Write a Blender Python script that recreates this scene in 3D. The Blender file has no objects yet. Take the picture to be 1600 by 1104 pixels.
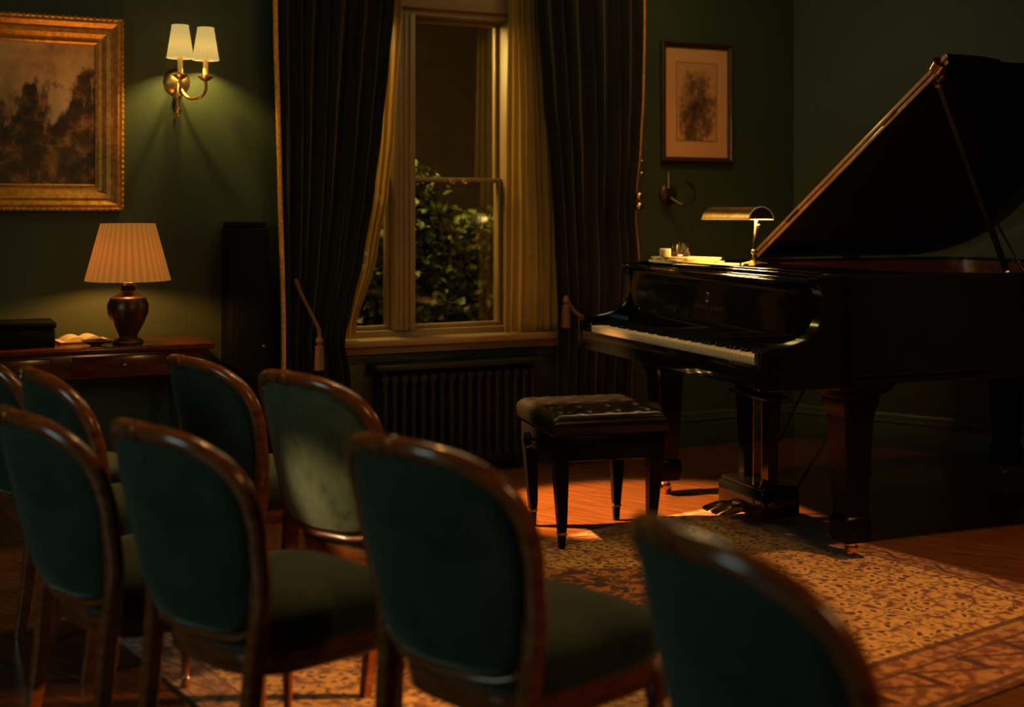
import bpy, math, random
from mathutils import Vector, Matrix, noise
rnd = random.Random(7)
C = bpy.context.scene
col = C.collection
PI = math.pi
R = math.radians

# ---------------------------------------------------------------- camera, world, exposure
EYE = 1.30
FPX = 2000.0                      # focal length in pixels of a 1600 wide frame
HOR = 330.0                       # pixel row of the horizon
cd = bpy.data.cameras.new('camera'); cam = bpy.data.objects.new('camera', cd); col.objects.link(cam)
cam.location = (0, 0, EYE); cam.rotation_euler = (PI/2, 0, 0)
cd.sensor_width = 36; cd.lens = 36*FPX/1600; cd.shift_y = -(552-HOR)/1600
cd.clip_start = .05; cd.clip_end = 100
cd.dof.use_dof = True; cd.dof.focus_distance = 5.0; cd.dof.aperture_fstop = 1.6
C.camera = cam
w = bpy.data.worlds.new('world'); C.world = w; w.use_nodes = True
w.node_tree.nodes['Background'].inputs[0].default_value = (.010, .012, .018, 1)
w.node_tree.nodes['Background'].inputs[1].default_value = .5
C.view_settings.view_transform = 'Standard'; C.view_settings.look = 'None'
C.view_settings.gamma = 1; C.view_settings.use_curve_mapping = False
C.view_settings.exposure = 0.0

def lamp(name, kind, loc, energy, color, size=.1, aim=None, spot=None, blend=.5):
    d = bpy.data.lights.new(name, kind); o = bpy.data.objects.new(name, d); col.objects.link(o)
    o.location = loc; d.energy = energy; d.color = color
    if kind == 'AREA':
        d.shape = 'RECTANGLE'
        d.size, d.size_y = size if isinstance(size, tuple) else (size, size)
    else: d.shadow_soft_size = size
    if kind == 'SPOT': d.spot_size = R(spot); d.spot_blend = blend
    if aim is not None:
        o.rotation_euler = (Vector(aim)-Vector(loc)).to_track_quat('-Z', 'Y').to_euler()
    return o
WARM = (1, .50, .15); AMBER = (1, .42, .10); SOFT = (1, .66, .24)
# ceiling downlights over the piano corner, dusk light from the windows behind the camera
lamp('downlight_rug', 'SPOT', (2.0, 3.9, 2.92), 215, (1, .46, .12), .06, (1.75, 4.15, 0), 62, .8)
lamp('downlight_back', 'SPOT', (1.0, 6.2, 2.92), 26, AMBER, .06, (1.3, 6.1, 0), 95, .8)
lamp('downlight_chairs', 'SPOT', (-.2, 3.6, 2.92), 40, AMBER, .06, (-.1, 3.4, 0), 90, .8)
lamp('ceiling_fill', 'AREA', (.1, 4.3, 2.94), 10.5, (1, .78, .34), (1.4, 1.4), (.1, 4.6, 0))  # added soft fill raising the general ambient light
lamp('dusk_window', 'AREA', (-3.3, .2, 1.9), 21, (.58, .92, .82), (1.2, 1.6), (-.6, 3.0, .7))
lamp('garden_light', 'AREA', (-1.15, 7.0, 2.4), 64, (1, .74, .24), (1.2, .5), (-.1, 7.9, .7))
lamp('chair_edge_fill', 'AREA', (2.0, 1.3, 2.0), 9, (1, .50, .16), (.5, .5), (-.3, 2.6, .6))  # added fill from the right, warms the chair frame edges
lamp('under_chair_fill', 'SPOT', (1.5, 3.62, 1.15), 330, AMBER, .04, (-.75, 3.42, 0), 20, .7)  # added spot with no fixture, lights the floor under the chairs
lamp('floor_patch_fill', 'SPOT', (-1.16, 5.42, 2.02), 2900, (1, .47, .14), .04, (.48, 5.60, 0), 27, .5)  # added mid-air spot for the bright floor patch around the bench
lamp('chair_back_fill', 'SPOT', (-2.6, 2.9, 1.62), 300, (1, .86, .45), .04, (-.46, 3.44, .46), 8, .8)  # added narrow spot for the pool of light on one chair back
lamp('ceiling_fill_piano', 'AREA', (1.0, 6.0, 2.94), 6, (1, .78, .36), (1.0, .6), (1.0, 6.0, 0))  # added fill to brighten the walls around the corner

# ---------------------------------------------------------------- node helpers
def lin(r, g, b):
    f = lambda c: (c/255/12.92) if c/255 <= .04045 else ((c/255+.055)/1.055)**2.4
    return (f(r), f(g), f(b), 1)
class NT:
    def __init__(s, name):
        s.m = bpy.data.materials.new(name); s.m.use_nodes = True
        s.t = s.m.node_tree; s.b = s.t.nodes['Principled BSDF']; s.out = s.t.nodes['Material Output']
    def n(s, typ, ins=None, **kw):
        nd = s.t.nodes.new(typ)
        for k, v in kw.items(): setattr(nd, k, v)
        for k, v in (ins or {}).items():
            if isinstance(v, bpy.types.NodeSocket): s.t.links.new(v, nd.inputs[k])
            else: nd.inputs[k].default_value = v
        return nd
    def math(s, op, a, b=0.0, c=0.0):
        return s.n('ShaderNodeMath', {0: a, 1: b, 2: c}, operation=op).outputs[0]
    def coord(s): return s.n('ShaderNodeTexCoord').outputs['Object']
    def mapped(s, scale=(1, 1, 1), rot=(0, 0, 0)):
        return s.n('ShaderNodeMapping', {'Vector': s.coord(), 'Scale': scale, 'Rotation': rot}).outputs[0]
    def noise(s, vec, sc, det=3, rough=.5, dist=0):
        return s.n('ShaderNodeTexNoise', {'Vector': vec, 'Scale': sc, 'Detail': det, 'Roughness': rough, 'Distortion': dist}).outputs['Fac']
    def ramp(s, fac, stops):
        nd = s.n('ShaderNodeValToRGB', {'Fac': fac}); e = nd.color_ramp.elements
        while len(e) < len(stops): e.new(.5)
        for i, (p, c) in enumerate(stops): e[i].position = p; e[i].color = c
        return nd.outputs['Color']
    def mix(s, fac, a, b, mode='MIX'):
        nd = s.n('ShaderNodeMix', data_type='RGBA', blend_type=mode)
        for k, v in ((0, fac), (6, a), (7, b)):
            if isinstance(v, bpy.types.NodeSocket): s.t.links.new(v, nd.inputs[k])
            else: nd.inputs[k].default_value = v
        return nd.outputs[2]
    def set(s, **kw):
        names = {'base': 'Base Color', 'rough': 'Roughness', 'metal': 'Metallic', 'coat': 'Coat Weight', 'coatr': 'Coat Roughness',
                 'sheen': 'Sheen Weight', 'sheenr': 'Sheen Roughness', 'sheent': 'Sheen Tint', 'emit': 'Emission Color', 'es': 'Emission Strength', 'spec': 'Specular IOR Level',
                 'trans': 'Transmission Weight', 'ior': 'IOR', 'alpha': 'Alpha'}
        for k, v in kw.items():
            i = s.b.inputs[names[k]]
            if isinstance(v, bpy.types.NodeSocket): s.t.links.new(v, i)
            else: i.default_value = v
        return s
    def bump(s, h, st=.2, dist=.01):
        nb = s.n('ShaderNodeBump', {'Height': h, 'Strength': st, 'Distance': dist})
        s.t.links.new(nb.outputs[0], s.b.inputs['Normal']); return s

def simple(name, c, rough=.5, metal=0, var=.15, sc=6, **kw):
    t = NT(name); f = t.noise(t.coord(), sc, 4)
    a = tuple(x*(1-var) for x in c[:3])+(1,); b = tuple(min(1, x*(1+var)) for x in c[:3])+(1,)
    t.set(base=t.ramp(f, [(.3, a), (.7, b)]), rough=rough, metal=metal, **kw); return t
def wood(name, c1, c2, rough=.3, sc=(3, 3, 30), coat=.5):
    t = NT(name); v = t.mapped(sc)
    f = t.noise(v, 2.2, 5, .6, .6)
    t.set(base=t.ramp(f, [(.3, c1), (.7, c2)]), rough=rough, coat=coat, coatr=.12)
    return t
M = {}
t = NT('green_wall_paint'); f = t.noise(t.coord(), 1.7, 5, .6)
t.set(base=t.ramp(f, [(.3, lin(50, 57, 28)), (.7, lin(61, 68, 34))]), rough=.62); t.bump(t.noise(t.coord(), 90, 3), .08, .002); M['wall'] = t.m
M['trimgreen'] = simple('green_trim_paint', lin(58, 66, 40), .4).m
M['ceil'] = simple('ceiling_plaster', lin(96, 88, 66), .8).m
M['radgreen'] = simple('dark_radiator_enamel', lin(30, 33, 20), .55, spec=.25).m
M['dwalnut'] = wood('dark_walnut_frame', lin(44, 24, 12), lin(74, 42, 20), .35).m
M['cream'] = simple('cream_window_paint', lin(136, 106, 64), .45, var=.08).m
M['lacquer'] = simple('black_lacquer', (.004, .004, .0045), .10, coat=.25, coatr=.03, spec=.45, var=.05).m
M['blackwood'] = simple('black_satin_wood', (.0025, .0022, .0022), .34, spec=.13).m
M['leather'] = simple('black_leather', (.004, .0035, .003), .28, spec=.4).m
M['brass'] = simple('polished_brass', (.80, .50, .18), .22, 1.0, .12).m
M['oldbrass'] = simple('aged_brass', (.42, .24, .08), .34, 1.0, .3, 25).m
M['bronze'] = simple('dark_bronze', (.10, .055, .025), .35, .8, .4, 14).m
M['cord'] = simple('brown_silk_cord', (.16, .07, .025), .5).m
M['mahog'] = wood('mahogany', lin(70, 24, 10), lin(112, 44, 18), .25).m
M['chairwood'] = wood('walnut_chair_frame', lin(92, 46, 20), lin(146, 80, 36), .22, (6, 6, 24)).m
M['edge'] = wood('brown_lid_edge_reflection', lin(168, 112, 64), lin(214, 152, 96), .32, (30, 30, 3), .6).m  # warm window reflection put into the brown of the lid edges
M['tablewood'] = wood('dark_red_table_wood', lin(64, 22, 8), lin(104, 40, 15), .25, (8, 20, 20)).m
M['ivory'] = simple('ivory_keys', lin(224, 200, 164), .25, var=.04).m
M['ebony'] = simple('ebony_keys', (.008, .008, .008), .2).m
M['iron'] = simple('gold_iron_plate', (.40, .22, .06), .4, .7).m
M['steel'] = simple('string_steel', (.5, .42, .32), .3, 1.0).m
M['paper'] = simple('aged_paper', lin(226, 200, 150), .7, var=.05).m
M['black'] = simple('matt_black_paint', (.004, .004, .004), .8, spec=.1).m
M['leaf'] = simple('shrub_leaf', lin(88, 96, 30), .5, var=.5, sc=9).m
M['stem'] = simple('shrub_stem', lin(60, 44, 22), .7).m
M['soil'] = simple('garden_soil', lin(40, 30, 18), .9).m
M['gwall'] = simple('garden_brick', lin(84, 62, 40), .9).m
# gilt frame
t = NT('gilded_wood'); f = t.noise(t.coord(), 38, 5, .7)
t.set(base=t.ramp(f, [(.25, (.30, .11, .012, 1)), (.65, (.80, .36, .055, 1))]), metal=.45, rough=.42); t.bump(f, .35, .004); M['gilt'] = t.m
# velvet
t = NT('teal_velvet'); f = t.noise(t.coord(), 5.5, 4, .6, .4)
t.set(base=t.ramp(f, [(.3, lin(38, 46, 40)), (.62, lin(54, 64, 56)), (.8, lin(72, 82, 72))]), rough=.85, sheen=.8, sheenr=.35, sheent=(.6, .75, .66, 1), spec=.12)
t.bump(t.noise(t.coord(), 260, 2), .12, .001); M['velvet'] = t.m
t = NT('lit_stained_velvet'); f = t.noise(t.mapped((7, 7, 3)), 2.2, 6, .75, .3)  # streaky stains, plus the light on this chair put into a paler colour
t.set(base=t.ramp(f, [(.30, lin(34, 36, 24)), (.42, lin(80, 80, 56)), (.7, lin(104, 102, 74))]), rough=.9, sheen=.25, sheenr=.4, spec=.1); M['velvet_lit_stained'] = t.m
# curtain
t = NT('dark_curtain_cloth'); f = t.noise(t.mapped((7, 7, 1.2)), 2, 4)
t.set(base=t.ramp(f, [(.3, lin(20, 15, 9)), (.7, lin(38, 28, 16))]), rough=.85, sheen=.15, spec=.1); t.bump(t.noise(t.coord(), 120, 3), .2, .002); M['curtain'] = t.m
M['braid'] = simple('gold_braid', (.78, .29, .03), .45, .4, .3, 60).m
# sheer
t = NT('sheer_voile'); nd = t.n
dif = t.n('ShaderNodeBsdfDiffuse', {'Color': lin(190, 158, 86)}).outputs[0]
trl = t.n('ShaderNodeBsdfTranslucent', {'Color': lin(195, 155, 74)}).outputs[0]
tr = t.n('ShaderNodeBsdfTransparent', {'Color': (1, 1, 1, 1)}).outputs[0]
m1 = t.n('ShaderNodeMixShader', {0: .5, 1: dif, 2: trl}).outputs[0]
wv = t.noise(t.mapped((40, 40, 2)), 3, 2)
fac = t.math('MULTIPLY_ADD', wv, .25, .55)
m2 = t.n('ShaderNodeMixShader', {0: fac, 1: tr, 2: m1}).outputs[0]
t.t.links.new(m2, t.out.inputs[0]); M['sheer'] = t.m
# window glass
t = NT('window_glass')
gl = t.n('ShaderNodeBsdfGlossy', {'Color': (1, 1, 1, 1), 'Roughness': .05}).outputs[0]
tr = t.n('ShaderNodeBsdfTransparent', {'Color': (.92, .9, .8, 1)}).outputs[0]
m1 = t.n('ShaderNodeMixShader', {0: .07, 1: tr, 2: gl}).outputs[0]
t.t.links.new(m1, t.out.inputs[0]); M['pane'] = t.m
t = NT('tumbler_glass')
t.set(base=(1, .95, .85, 1), rough=.02, trans=1.0, ior=1.45); M['glass'] = t.m
# lamp shades
def shade_mat(name, colr, em, es, pl=0):
    t = NT(name)
    v = t.coord()
    if pl:      # pleats: the doubled cloth lets less light through
        g_ = t.n('ShaderNodeTexGradient', {'Vector': v}, gradient_type='RADIAL').outputs['Fac']
        f_ = t.math('MULTIPLY_ADD', t.math('SINE', t.math('MULTIPLY', g_, 2*PI*pl)), .22, .78)
        colr = t.mix(f_, tuple(c*.45 for c in colr[:3])+(1,), colr); em = t.mix(f_, tuple(c*.45 for c in em[:3])+(1,), em)
    dif = t.n('ShaderNodeBsdfDiffuse', {'Color': colr}).outputs[0]
    trl = t.n('ShaderNodeBsdfTranslucent', {'Color': colr}).outputs[0]
    a = t.n('ShaderNodeMixShader', {0: .65, 1: dif, 2: trl}).outputs[0]
    e = t.n('ShaderNodeEmission', {'Color': em, 'Strength': es}).outputs[0]
    s = t.n('ShaderNodeAddShader', {0: a, 1: e}).outputs[0]
    t.t.links.new(s, t.out.inputs[0]); return t.m
M['shade_cream'] = shade_mat('pleated_cream_shade', lin(110, 74, 34), (1, .37, .055, 1), .28, 34)
M['shade_pale'] = shade_mat('pale_silk_shade', lin(80, 72, 44), (1, .68, .20, 1), .55)
t = NT('glowing_bulb'); e = t.n('ShaderNodeEmission', {'Color': (1, .72, .36, 1), 'Strength': 6}).outputs[0]; t.t.links.new(e, t.out.inputs[0]); M['bulb'] = t.m
M['white_enamel'] = simple('white_enamel', lin(235, 220, 190), .35, var=.03).m
M['candlewax'] = simple('ivory_candle', lin(235, 205, 140), .5, var=.04).m
M['wick'] = M['black']
# landscape painting on canvas, object coords: x across, z up, both -1..1 normalised
def painting(name, hw, hh):
    t = NT(name); v = t.n('ShaderNodeMapping', {'Vector': t.coord(), 'Scale': (1/hw, 1, 1/hh)}).outputs[0]
    sp = t.n('ShaderNodeSeparateXYZ', {0: v}); x, z = sp.outputs[0], sp.outputs[2]
    n1 = t.noise(t.mapped((1, 1, 1)), 4.2, 6, .62, .3); n2 = t.noise(t.mapped((1.0, 1, .5)), 7, 5, .6)
    sky = t.ramp(n1, [(.3, lin(160, 112, 62)), (.5, lin(226, 164, 96)), (.72, lin(245, 200, 140))])
    trees = t.ramp(t.noise(t.coord(), 11, 5, .7), [(.3, lin(34, 22, 10)), (.5, lin(86, 54, 26)), (.68, lin(180, 116, 60))])
    line = t.math('ADD', t.math('MULTIPLY', t.math('SUBTRACT', n2, .5), 3.0), t.math('MULTIPLY', x, .35))
    msk = t.math('SUBTRACT', line, t.math('ADD', z, .10))
    msk = t.n('ShaderNodeMapRange', {0: msk, 1: -.12, 2: .12, 3: 0, 4: 1}).outputs[0]
    t.set(base=t.mix(msk, sky, trees), rough=.5, coat=.2); return t.m
def etching(name):
    t = NT(name); v = t.mapped((1, 1, .8))
    sp = t.n('ShaderNodeSeparateXYZ', {0: t.coord()}); x, z = sp.outputs[0], sp.outputs[2]
    r2 = t.math('ADD', t.math('MULTIPLY', t.math('POWER', t.math('MULTIPLY', x, 8.5), 2), 1), t.math('POWER', t.math('MULTIPLY', t.math('ADD', z, .06), 4.4), 2))
    n1 = t.noise(v, 26, 5, .65, .5); n2 = t.noise(v, 9, 3)
    d = t.math('SUBTRACT', t.math('ADD', t.math('MULTIPLY', n1, 1.5), t.math('MULTIPLY', n2, 1.2)), t.math('ADD', t.math('MULTIPLY', r2, .42), .72))
    t.set(base=t.ramp(d, [(.1, lin(220, 146, 84)), (.45, lin(130, 84, 46)), (.8, lin(74, 46, 22))]), rough=.6); return t.m
# floor
def floor_mat():
    t = NT('polished_oak_parquet'); v = t.mapped((1, 1, 1), (0, 0, R(34)))
    br = t.n('ShaderNodeTexBrick', {'Vector': v, 'Color1': lin(96, 58, 30), 'Color2': lin(124, 78, 40), 'Mortar': lin(26, 14, 8), 'Scale': 1, 'Mortar Size': .003, 'Brick Width': .75, 'Row Height': .10})
    g = t.noise(t.n('ShaderNodeMapping', {'Vector': v, 'Scale': (2, 26, 1)}).outputs[0], 2.5, 5, .6)
    c = t.mix(.6, br.outputs['Color'], t.ramp(g, [(.3, lin(90, 54, 28)), (.7, lin(160, 104, 58))]), 'MULTIPLY')
    c = t.mix(.65, c, t.ramp(g, [(.3, lin(66, 38, 18)), (.7, lin(126, 76, 38))]))
    t.set(base=c, rough=t.math('MULTIPLY_ADD', g, .12, .20), coat=.35, coatr=.15)
    t.bump(br.outputs['Fac'], -.15, .002); return t.m
M['floor'] = floor_mat()
# rug: object coords x in +-RL/2, y in +-RW/2
RL, RW = 2.75, 2.0
def rug_mat():
    t = NT('persian_rug_pile')
    sp = t.n('ShaderNodeSeparateXYZ', {0: t.coord()}); x, y = sp.outputs[0], sp.outputs[1]
    ax = t.math('ABSOLUTE', x); ay = t.math('ABSOLUTE', y)
    dx = t.math('SUBTRACT', RL/2, ax); dyn = t.math('ADD', RW/2, y); dyf = t.math('MULTIPLY', t.math('SUBTRACT', RW/2, y), 2.6)
    e = t.math('MINIMUM', t.math('MULTIPLY', dx, 2.6), t.math('MINIMUM', dyn, dyf))
    wob = t.noise(t.coord(), 22, 3)
    vv = t.n('ShaderNodeVectorMath', {0: t.coord(), 1: t.n('ShaderNodeCombineXYZ', {0: t.math('MULTIPLY', wob, .05), 1: t.math('MULTIPLY', t.noise(t.coord(), 17, 2), .05)}).outputs[0]}, operation='ADD').outputs[0]
    vo = t.n('ShaderNodeTexVoronoi', {'Vector': vv, 'Scale': 25.0, 'Randomness': .8}); dist = vo.outputs['Distance']
    vo2 = t.n('ShaderNodeTexVoronoi', {'Vector': vv, 'Scale': 9.0, 'Randomness': .5}, feature='DISTANCE_TO_EDGE').outputs['Distance']
    flower = t.ramp(dist, [(.0, lin(70, 26, 12)), (.22, lin(96, 44, 20)), (.32, lin(214, 168, 100)), (.55, lin(200, 150, 84)), (.78, lin(120, 66, 32))])
    vine = t.n('ShaderNodeMapRange', {0: vo2, 1: .02, 2: .05, 3: 1, 4: 0}).outputs[0]
    field = t.mix(t.math('MULTIPLY', vine, .7), flower, lin(84, 42, 20))
    # central medallion darker red-brown
    rr = t.math('SQRT', t.math('ADD', t.math('POWER', t.math('MULTIPLY', t.math('ADD', x, .15), 1.0), 2), t.math('POWER', t.math('MULTIPLY', t.math('ADD', y, -.1), 1.3), 2)))
    rr = t.math('ADD', rr, t.math('MULTIPLY', wob, .25))
    med = t.n('ShaderNodeMapRange', {0: rr, 1: .86, 2: .90, 3: 1, 4: 0}).outputs[0]
    dark = t.ramp(t.noise(vv, 20, 4, .6, .8), [(.38, lin(48, 18, 8)), (.5, lin(92, 44, 18)), (.56, lin(170, 112, 56)), (.7, lin(120, 60, 26))])
    field = t.mix(med, field, dark)
    # border
    along = t.math('ADD', x, y)
    zig = t.math('ABSOLUTE', t.math('SUBTRACT', t.math('FRACT', t.math('MULTIPLY', along, 4.6)), .5))
    zig = t.math('SUBTRACT', t.math('MULTIPLY', zig, .22), t.math('SUBTRACT', e, .115))
    zz = t.n('ShaderNodeMapRange', {0: t.math('ABSOLUTE', zig), 1: .012, 2: .02, 3: 1, 4: 0}).outputs[0]
    bord = t.mix(zz, t.ramp(t.noise(vv, 28, 3), [(.42, lin(176, 122, 74)), (.56, lin(120, 66, 34))]), lin(78, 38, 22))
    band = t.ramp(t.math('DIVIDE', e, .34), [(0, lin(96, 44, 20))])
    edge = t.math('DIVIDE', e, .34)
    stripe = t.ramp(edge, [(.0, (1, 1, 1, 1)), (.06, (0, 0, 0, 1)), (.10, (1, 1, 1, 1)), (.17, (0, 0, 0, 1)), (.68, (1, 1, 1, 1)), (.73, (0, 0, 0, 1)), (.92, (1, 1, 1, 1)), (1, (0, 0, 0, 1))])
    for nd in t.t.nodes:
        if nd.type == 'VALTORGB' and len(nd.color_ramp.elements) == 8: nd.color_ramp.interpolation = 'CONSTANT'
    bord = t.mix(t.math('MULTIPLY', stripe, .75), bord, lin(70, 32, 18))
    inb = t.math('LESS_THAN', e, .34)
    c = t.mix(inb, field, bord)
    t.set(base=c, rough=.95, sheen=.2, spec=.1); t.bump(t.noise(t.coord(), 300, 2), .4, .003); return t.m
M['rug'] = rug_mat()

# ---------------------------------------------------------------- mesh helpers
class MB:
    def __init__(s): s.v = []; s.f = []; s.mi = []
    def add(s, vs, fs, mi=0, M4=None):
        o = len(s.v)
        for p in vs:
            p = Vector(p)
            s.v.append(M4 @ p if M4 is not None else p)
        for f in fs: s.f.append([i+o for i in f]); s.mi.append(mi)
        return s
    def box(s, x0, x1, y0, y1, z0, z1, b=0.0, mi=0, M4=None):
        if b <= 0:
            vs = [(x, y, z) for x in (x0, x1) for y in (y0, y1) for z in (z0, z1)]
            fs = [(0, 1, 3, 2), (4, 6, 7, 5), (0, 4, 5, 1), (2, 3, 7, 6), (0, 2, 6, 4), (1, 5, 7, 3)]
            return s.add(vs, fs, mi, M4)
        # chamfered box: three stacked rings with rounded plan
        b = min(b, (x1-x0)/2.01, (y1-y0)/2.01, (z1-z0)/2.01)
        def ring(i, z):
            out = []
            for cx, cy, a0 in ((x1-b, y1-b, 0), (x0+b, y1-b, 90), (x0+b, y0+b, 180), (x1-b, y0+b, 270)):
                for a in (0, 45, 90):
                    an = R(a0+a); out.append((cx+(b-i)*math.cos(an), cy+(b-i)*math.sin(an), z))
            return out
        rings = [ring(b*.999, z0), ring(b*.29, z0+b*.29), ring(0, z0+b), ring(0, z1-b), ring(b*.29, z1-b*.29), ring(b*.999, z1)]
        return s.loft(rings, mi=mi, M4=M4)
    def loft(s, rings, closed=True, cap=True, mi=0, M4=None):
        n = len(rings[0]); vs = [p for r in rings for p in r]; fs = []
        for i in range(len(rings)-1):
            for j in range(n if closed else n-1):
                a = i*n+j; b = i*n+(j+1) % n
                fs.append((a, b, b+n, a+n))
        if cap:
            fs.append(tuple(reversed(range(n)))); fs.append(tuple(range((len(rings)-1)*n, len(rings)*n)))
        return s.add(vs, fs, mi, M4)
    def lathe(s, prof, n=24, mi=0, M4=None, cap=True, mod=None):
        rings = []
        for (r, z) in prof:
            rings.append([((r*(mod(j, n) if mod else 1))*math.cos(2*PI*j/n), (r*(mod(j, n) if mod else 1))*math.sin(2*PI*j/n), z) for j in range(n)])
        return s.loft(rings, cap=cap, mi=mi, M4=M4)
    def tube(s, pts, r, n=10, mi=0, M4=None, closed=False, sec=None, up=None):
        pts = [Vector(p) for p in pts]; N = len(pts); rings = []
        rr = r if isinstance(r, (list, tuple)) else [r]*N
        prev = Vector(up) if up else None
        for i, p in enumerate(pts):
            if closed: t_ = pts[(i+1) % N]-pts[i-1]
            else: t_ = pts[min(i+1, N-1)]-pts[max(i-1, 0)]
            t_.normalize()
            if prev is None: prev = Vector((0, 0, 1)) if abs(t_.z) < .9 else Vector((0, 1, 0))
            ref = Vector(up) if up else prev
            a = ref-t_*ref.dot(t_)
            if a.length < 1e-5: a = t_.orthogonal()
            a.normalize(); b = t_.cross(a); prev = a
            if sec: rings.append([p+(a*q[1]+b*q[0])*rr[i] for q in sec])
            else: rings.append([p+(a*math.cos(2*PI*j/n)+b*math.sin(2*PI*j/n))*rr[i] for j in range(n)])
        if closed: rings.append(rings[0]); return s.loft(rings, cap=False, mi=mi, M4=M4)
        return s.loft(rings, cap=True, mi=mi, M4=M4)
    def prism(s, poly, z0, z1, mi=0, M4=None, b=0):
        # poly in xy, extruded in z, optional tiny bevel
        if b:
            c = Vector((sum(p[0] for p in poly)/len(poly), sum(p[1] for p in poly)/len(poly)))
            def ins(k):
                out = []; n = len(poly)
                for i in range(n):
                    p0, p, p1 = Vector(poly[i-1][:2]), Vector(poly[i][:2]), Vector(poly[(i+1) % n][:2])
                    t_ = (p1-p0); t_.normalize(); nn = Vector((t_.y, -t_.x)); out.append(p-nn*k)
                return out
            area = sum(poly[i-1][0]*poly[i][1]-poly[i][0]*poly[i-1][1] for i in range(len(poly)))
            sg = 1 if area > 0 else -1
            I = ins(b*sg)
            rings = [[(p[0], p[1], z0) for p in I], [(p[0], p[1], z0+b) for p in poly], [(p[0], p[1], z1-b) for p in poly], [(p[0], p[1], z1) for p in I]]
            return s.loft(rings, mi=mi, M4=M4)
        return s.loft([[(p[0], p[1], z0) for p in poly], [(p[0], p[1], z1) for p in poly]], mi=mi, M4=M4)
    def sphere(s, c, r, n=14, m=9, mi=0, M4=None, sc=(1, 1, 1)):
        rings = []
        for i in range(m):
            a = -PI/2+PI*(i+.02)/(m-1+.04)
            rings.append([(c[0]+sc[0]*r*math.cos(a)*math.cos(2*PI*j/n), c[1]+sc[1]*r*math.cos(a)*math.sin(2*PI*j/n), c[2]+sc[2]*r*math.sin(a)) for j in range(n)])
        return s.loft(rings, mi=mi, M4=M4)
    def build(s, name, mat, parent=None, scale=1.0, smooth=35, recalc=True):
        me = bpy.data.meshes.new(name)
        me.from_pydata([tuple(p*scale) for p in s.v], [], s.f)
        mats = mat if isinstance(mat, list) else [mat]
        for m_ in mats: me.materials.append(m_)
        for i, p in enumerate(me.polygons): p.material_index = s.mi[i]
        if recalc:
            import bmesh
            bm = bmesh.new(); bm.from_mesh(me); bmesh.ops.recalc_face_normals(bm, faces=bm.faces); bm.to_mesh(me); bm.free()
        me.validate(); me.update()
        if smooth:
            me.shade_smooth(); me.set_sharp_from_angle(angle=R(smooth))
        o = bpy.data.objects.new(name, me); col.objects.link(o)
        if parent is not None: o.parent = parent
        return o

def thing(name, label, cat, loc=(0, 0, 0), rz=0, group=None):
    o = bpy.data.objects.new(name, None); o.empty_display_size = .1; col.objects.link(o)
    o.location = loc; o.rotation_euler = (0, 0, rz); o['label'] = label; o['category'] = cat
    if group: o['group'] = group
    return o
def tag(o, label, cat, group=None):
    o['label'] = label; o['category'] = cat
    if group: o['group'] = group
    return o
def struct(o): o['kind'] = 'structure'; return o
def catmull(pts, k=6, closed=False):
    pts = [Vector(p) for p in pts]; n = len(pts); out = []
    rng = range(n if closed else n-1)
    g = lambda i: pts[i % n] if closed else pts[max(0, min(n-1, i))]
    for i in rng:
        p0, p1, p2, p3 = g(i-1), g(i), g(i+1), g(i+2)
        for j in range(k):
            u = j/k
            out.append(.5*((2*p1)+(p2-p0)*u+(2*p0-5*p1+4*p2-p3)*u*u+(3*p1-p0-3*p2+p3)*u**3))
    if not closed: out.append(pts[-1])
    return out
def copy_tree(o, parent=None):
    c = o.copy(); col.objects.link(c)
    if parent is not None: c.parent = parent
    for ch in list(o.children): copy_tree(ch, c)
    return c

# ---------------------------------------------------------------- the room
CN = Vector((1.626, 7.39))                       # corner of back wall and right wall
WL = Vector((-2.1, -1.0)).normalized()           # along the back wall, leftwards and nearer
WR = Vector((1.38, -1.0)).normalized()           # along the right wall, rightwards and nearer
CEIL = 3.0
def onwall(u, off=0.0):
    """distance s along the back wall (from the corner) of a point off metres in front of it, seen on column u"""
    nx, ny = WL.y*-1, WL.x                         # inward normal
    n_ = Vector((-WL.y, WL.x)); n_ = n_ if n_.y < 0 else -n_
    k = (u-800)/FPX; b = CN+n_*off
    return (k*b.y-b.x)/(WL.x-k*WL.y)
NB = Vector((-WL.y, WL.x)); NB = NB if NB.y < 0 else -NB     # back wall normal into the room
ANG = math.atan2(-WL.y, -WL.x)                    # local x runs to the right along the wall, local -y into the room
def wpt(s_, off=0.0): return CN+WL*s_+NB*off
def hgt(v, y): return EYE-(v-HOR)*y/FPX
WM = Matrix.Translation((CN.x, CN.y, 0)) @ Matrix.Rotation(ANG, 4, 'Z')   # wall frame: x = -s
WLEN = 7.5
s_l, s_r = onwall(470), onwall(893)
zs, zt = .68, 2.33
mb = MB()
mb.box(-s_r, .1, 0, .22, 0, CEIL, M4=WM); mb.box(-WLEN, -s_l, 0, .22, 0, CEIL, M4=WM)
mb.box(-s_l, -s_r, 0, .22, 0, zs, M4=WM); mb.box(-s_l, -s_r, 0, .22, zt, CEIL, M4=WM)
struct(mb.build('wall_back', M['wall'], smooth=0))
RA = math.atan2(WR.y, WR.x)
RM = Matrix.Translation((CN.x, CN.y, 0)) @ Matrix.Rotation(RA, 4, 'Z')    # x runs along right wall, -y is inside
struct(MB().box(-.1, 5.2, 0, .22, 0, CEIL, M4=RM).build('wall_right', M['wall'], smooth=0))
LE = CN+WL*WLEN; RE = CN+WR*5.2
poly = [(CN.x, CN.y), (LE.x, LE.y), (LE.x, -2.5), (RE.x, -2.5), (RE.x, RE.y)]
struct(MB().prism(poly, -.1, 0).build('floor', M['floor'], smooth=0))
struct(MB().prism(poly, CEIL, CEIL+.1).build('ceiling', M['ceil'], smooth=0))
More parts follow.
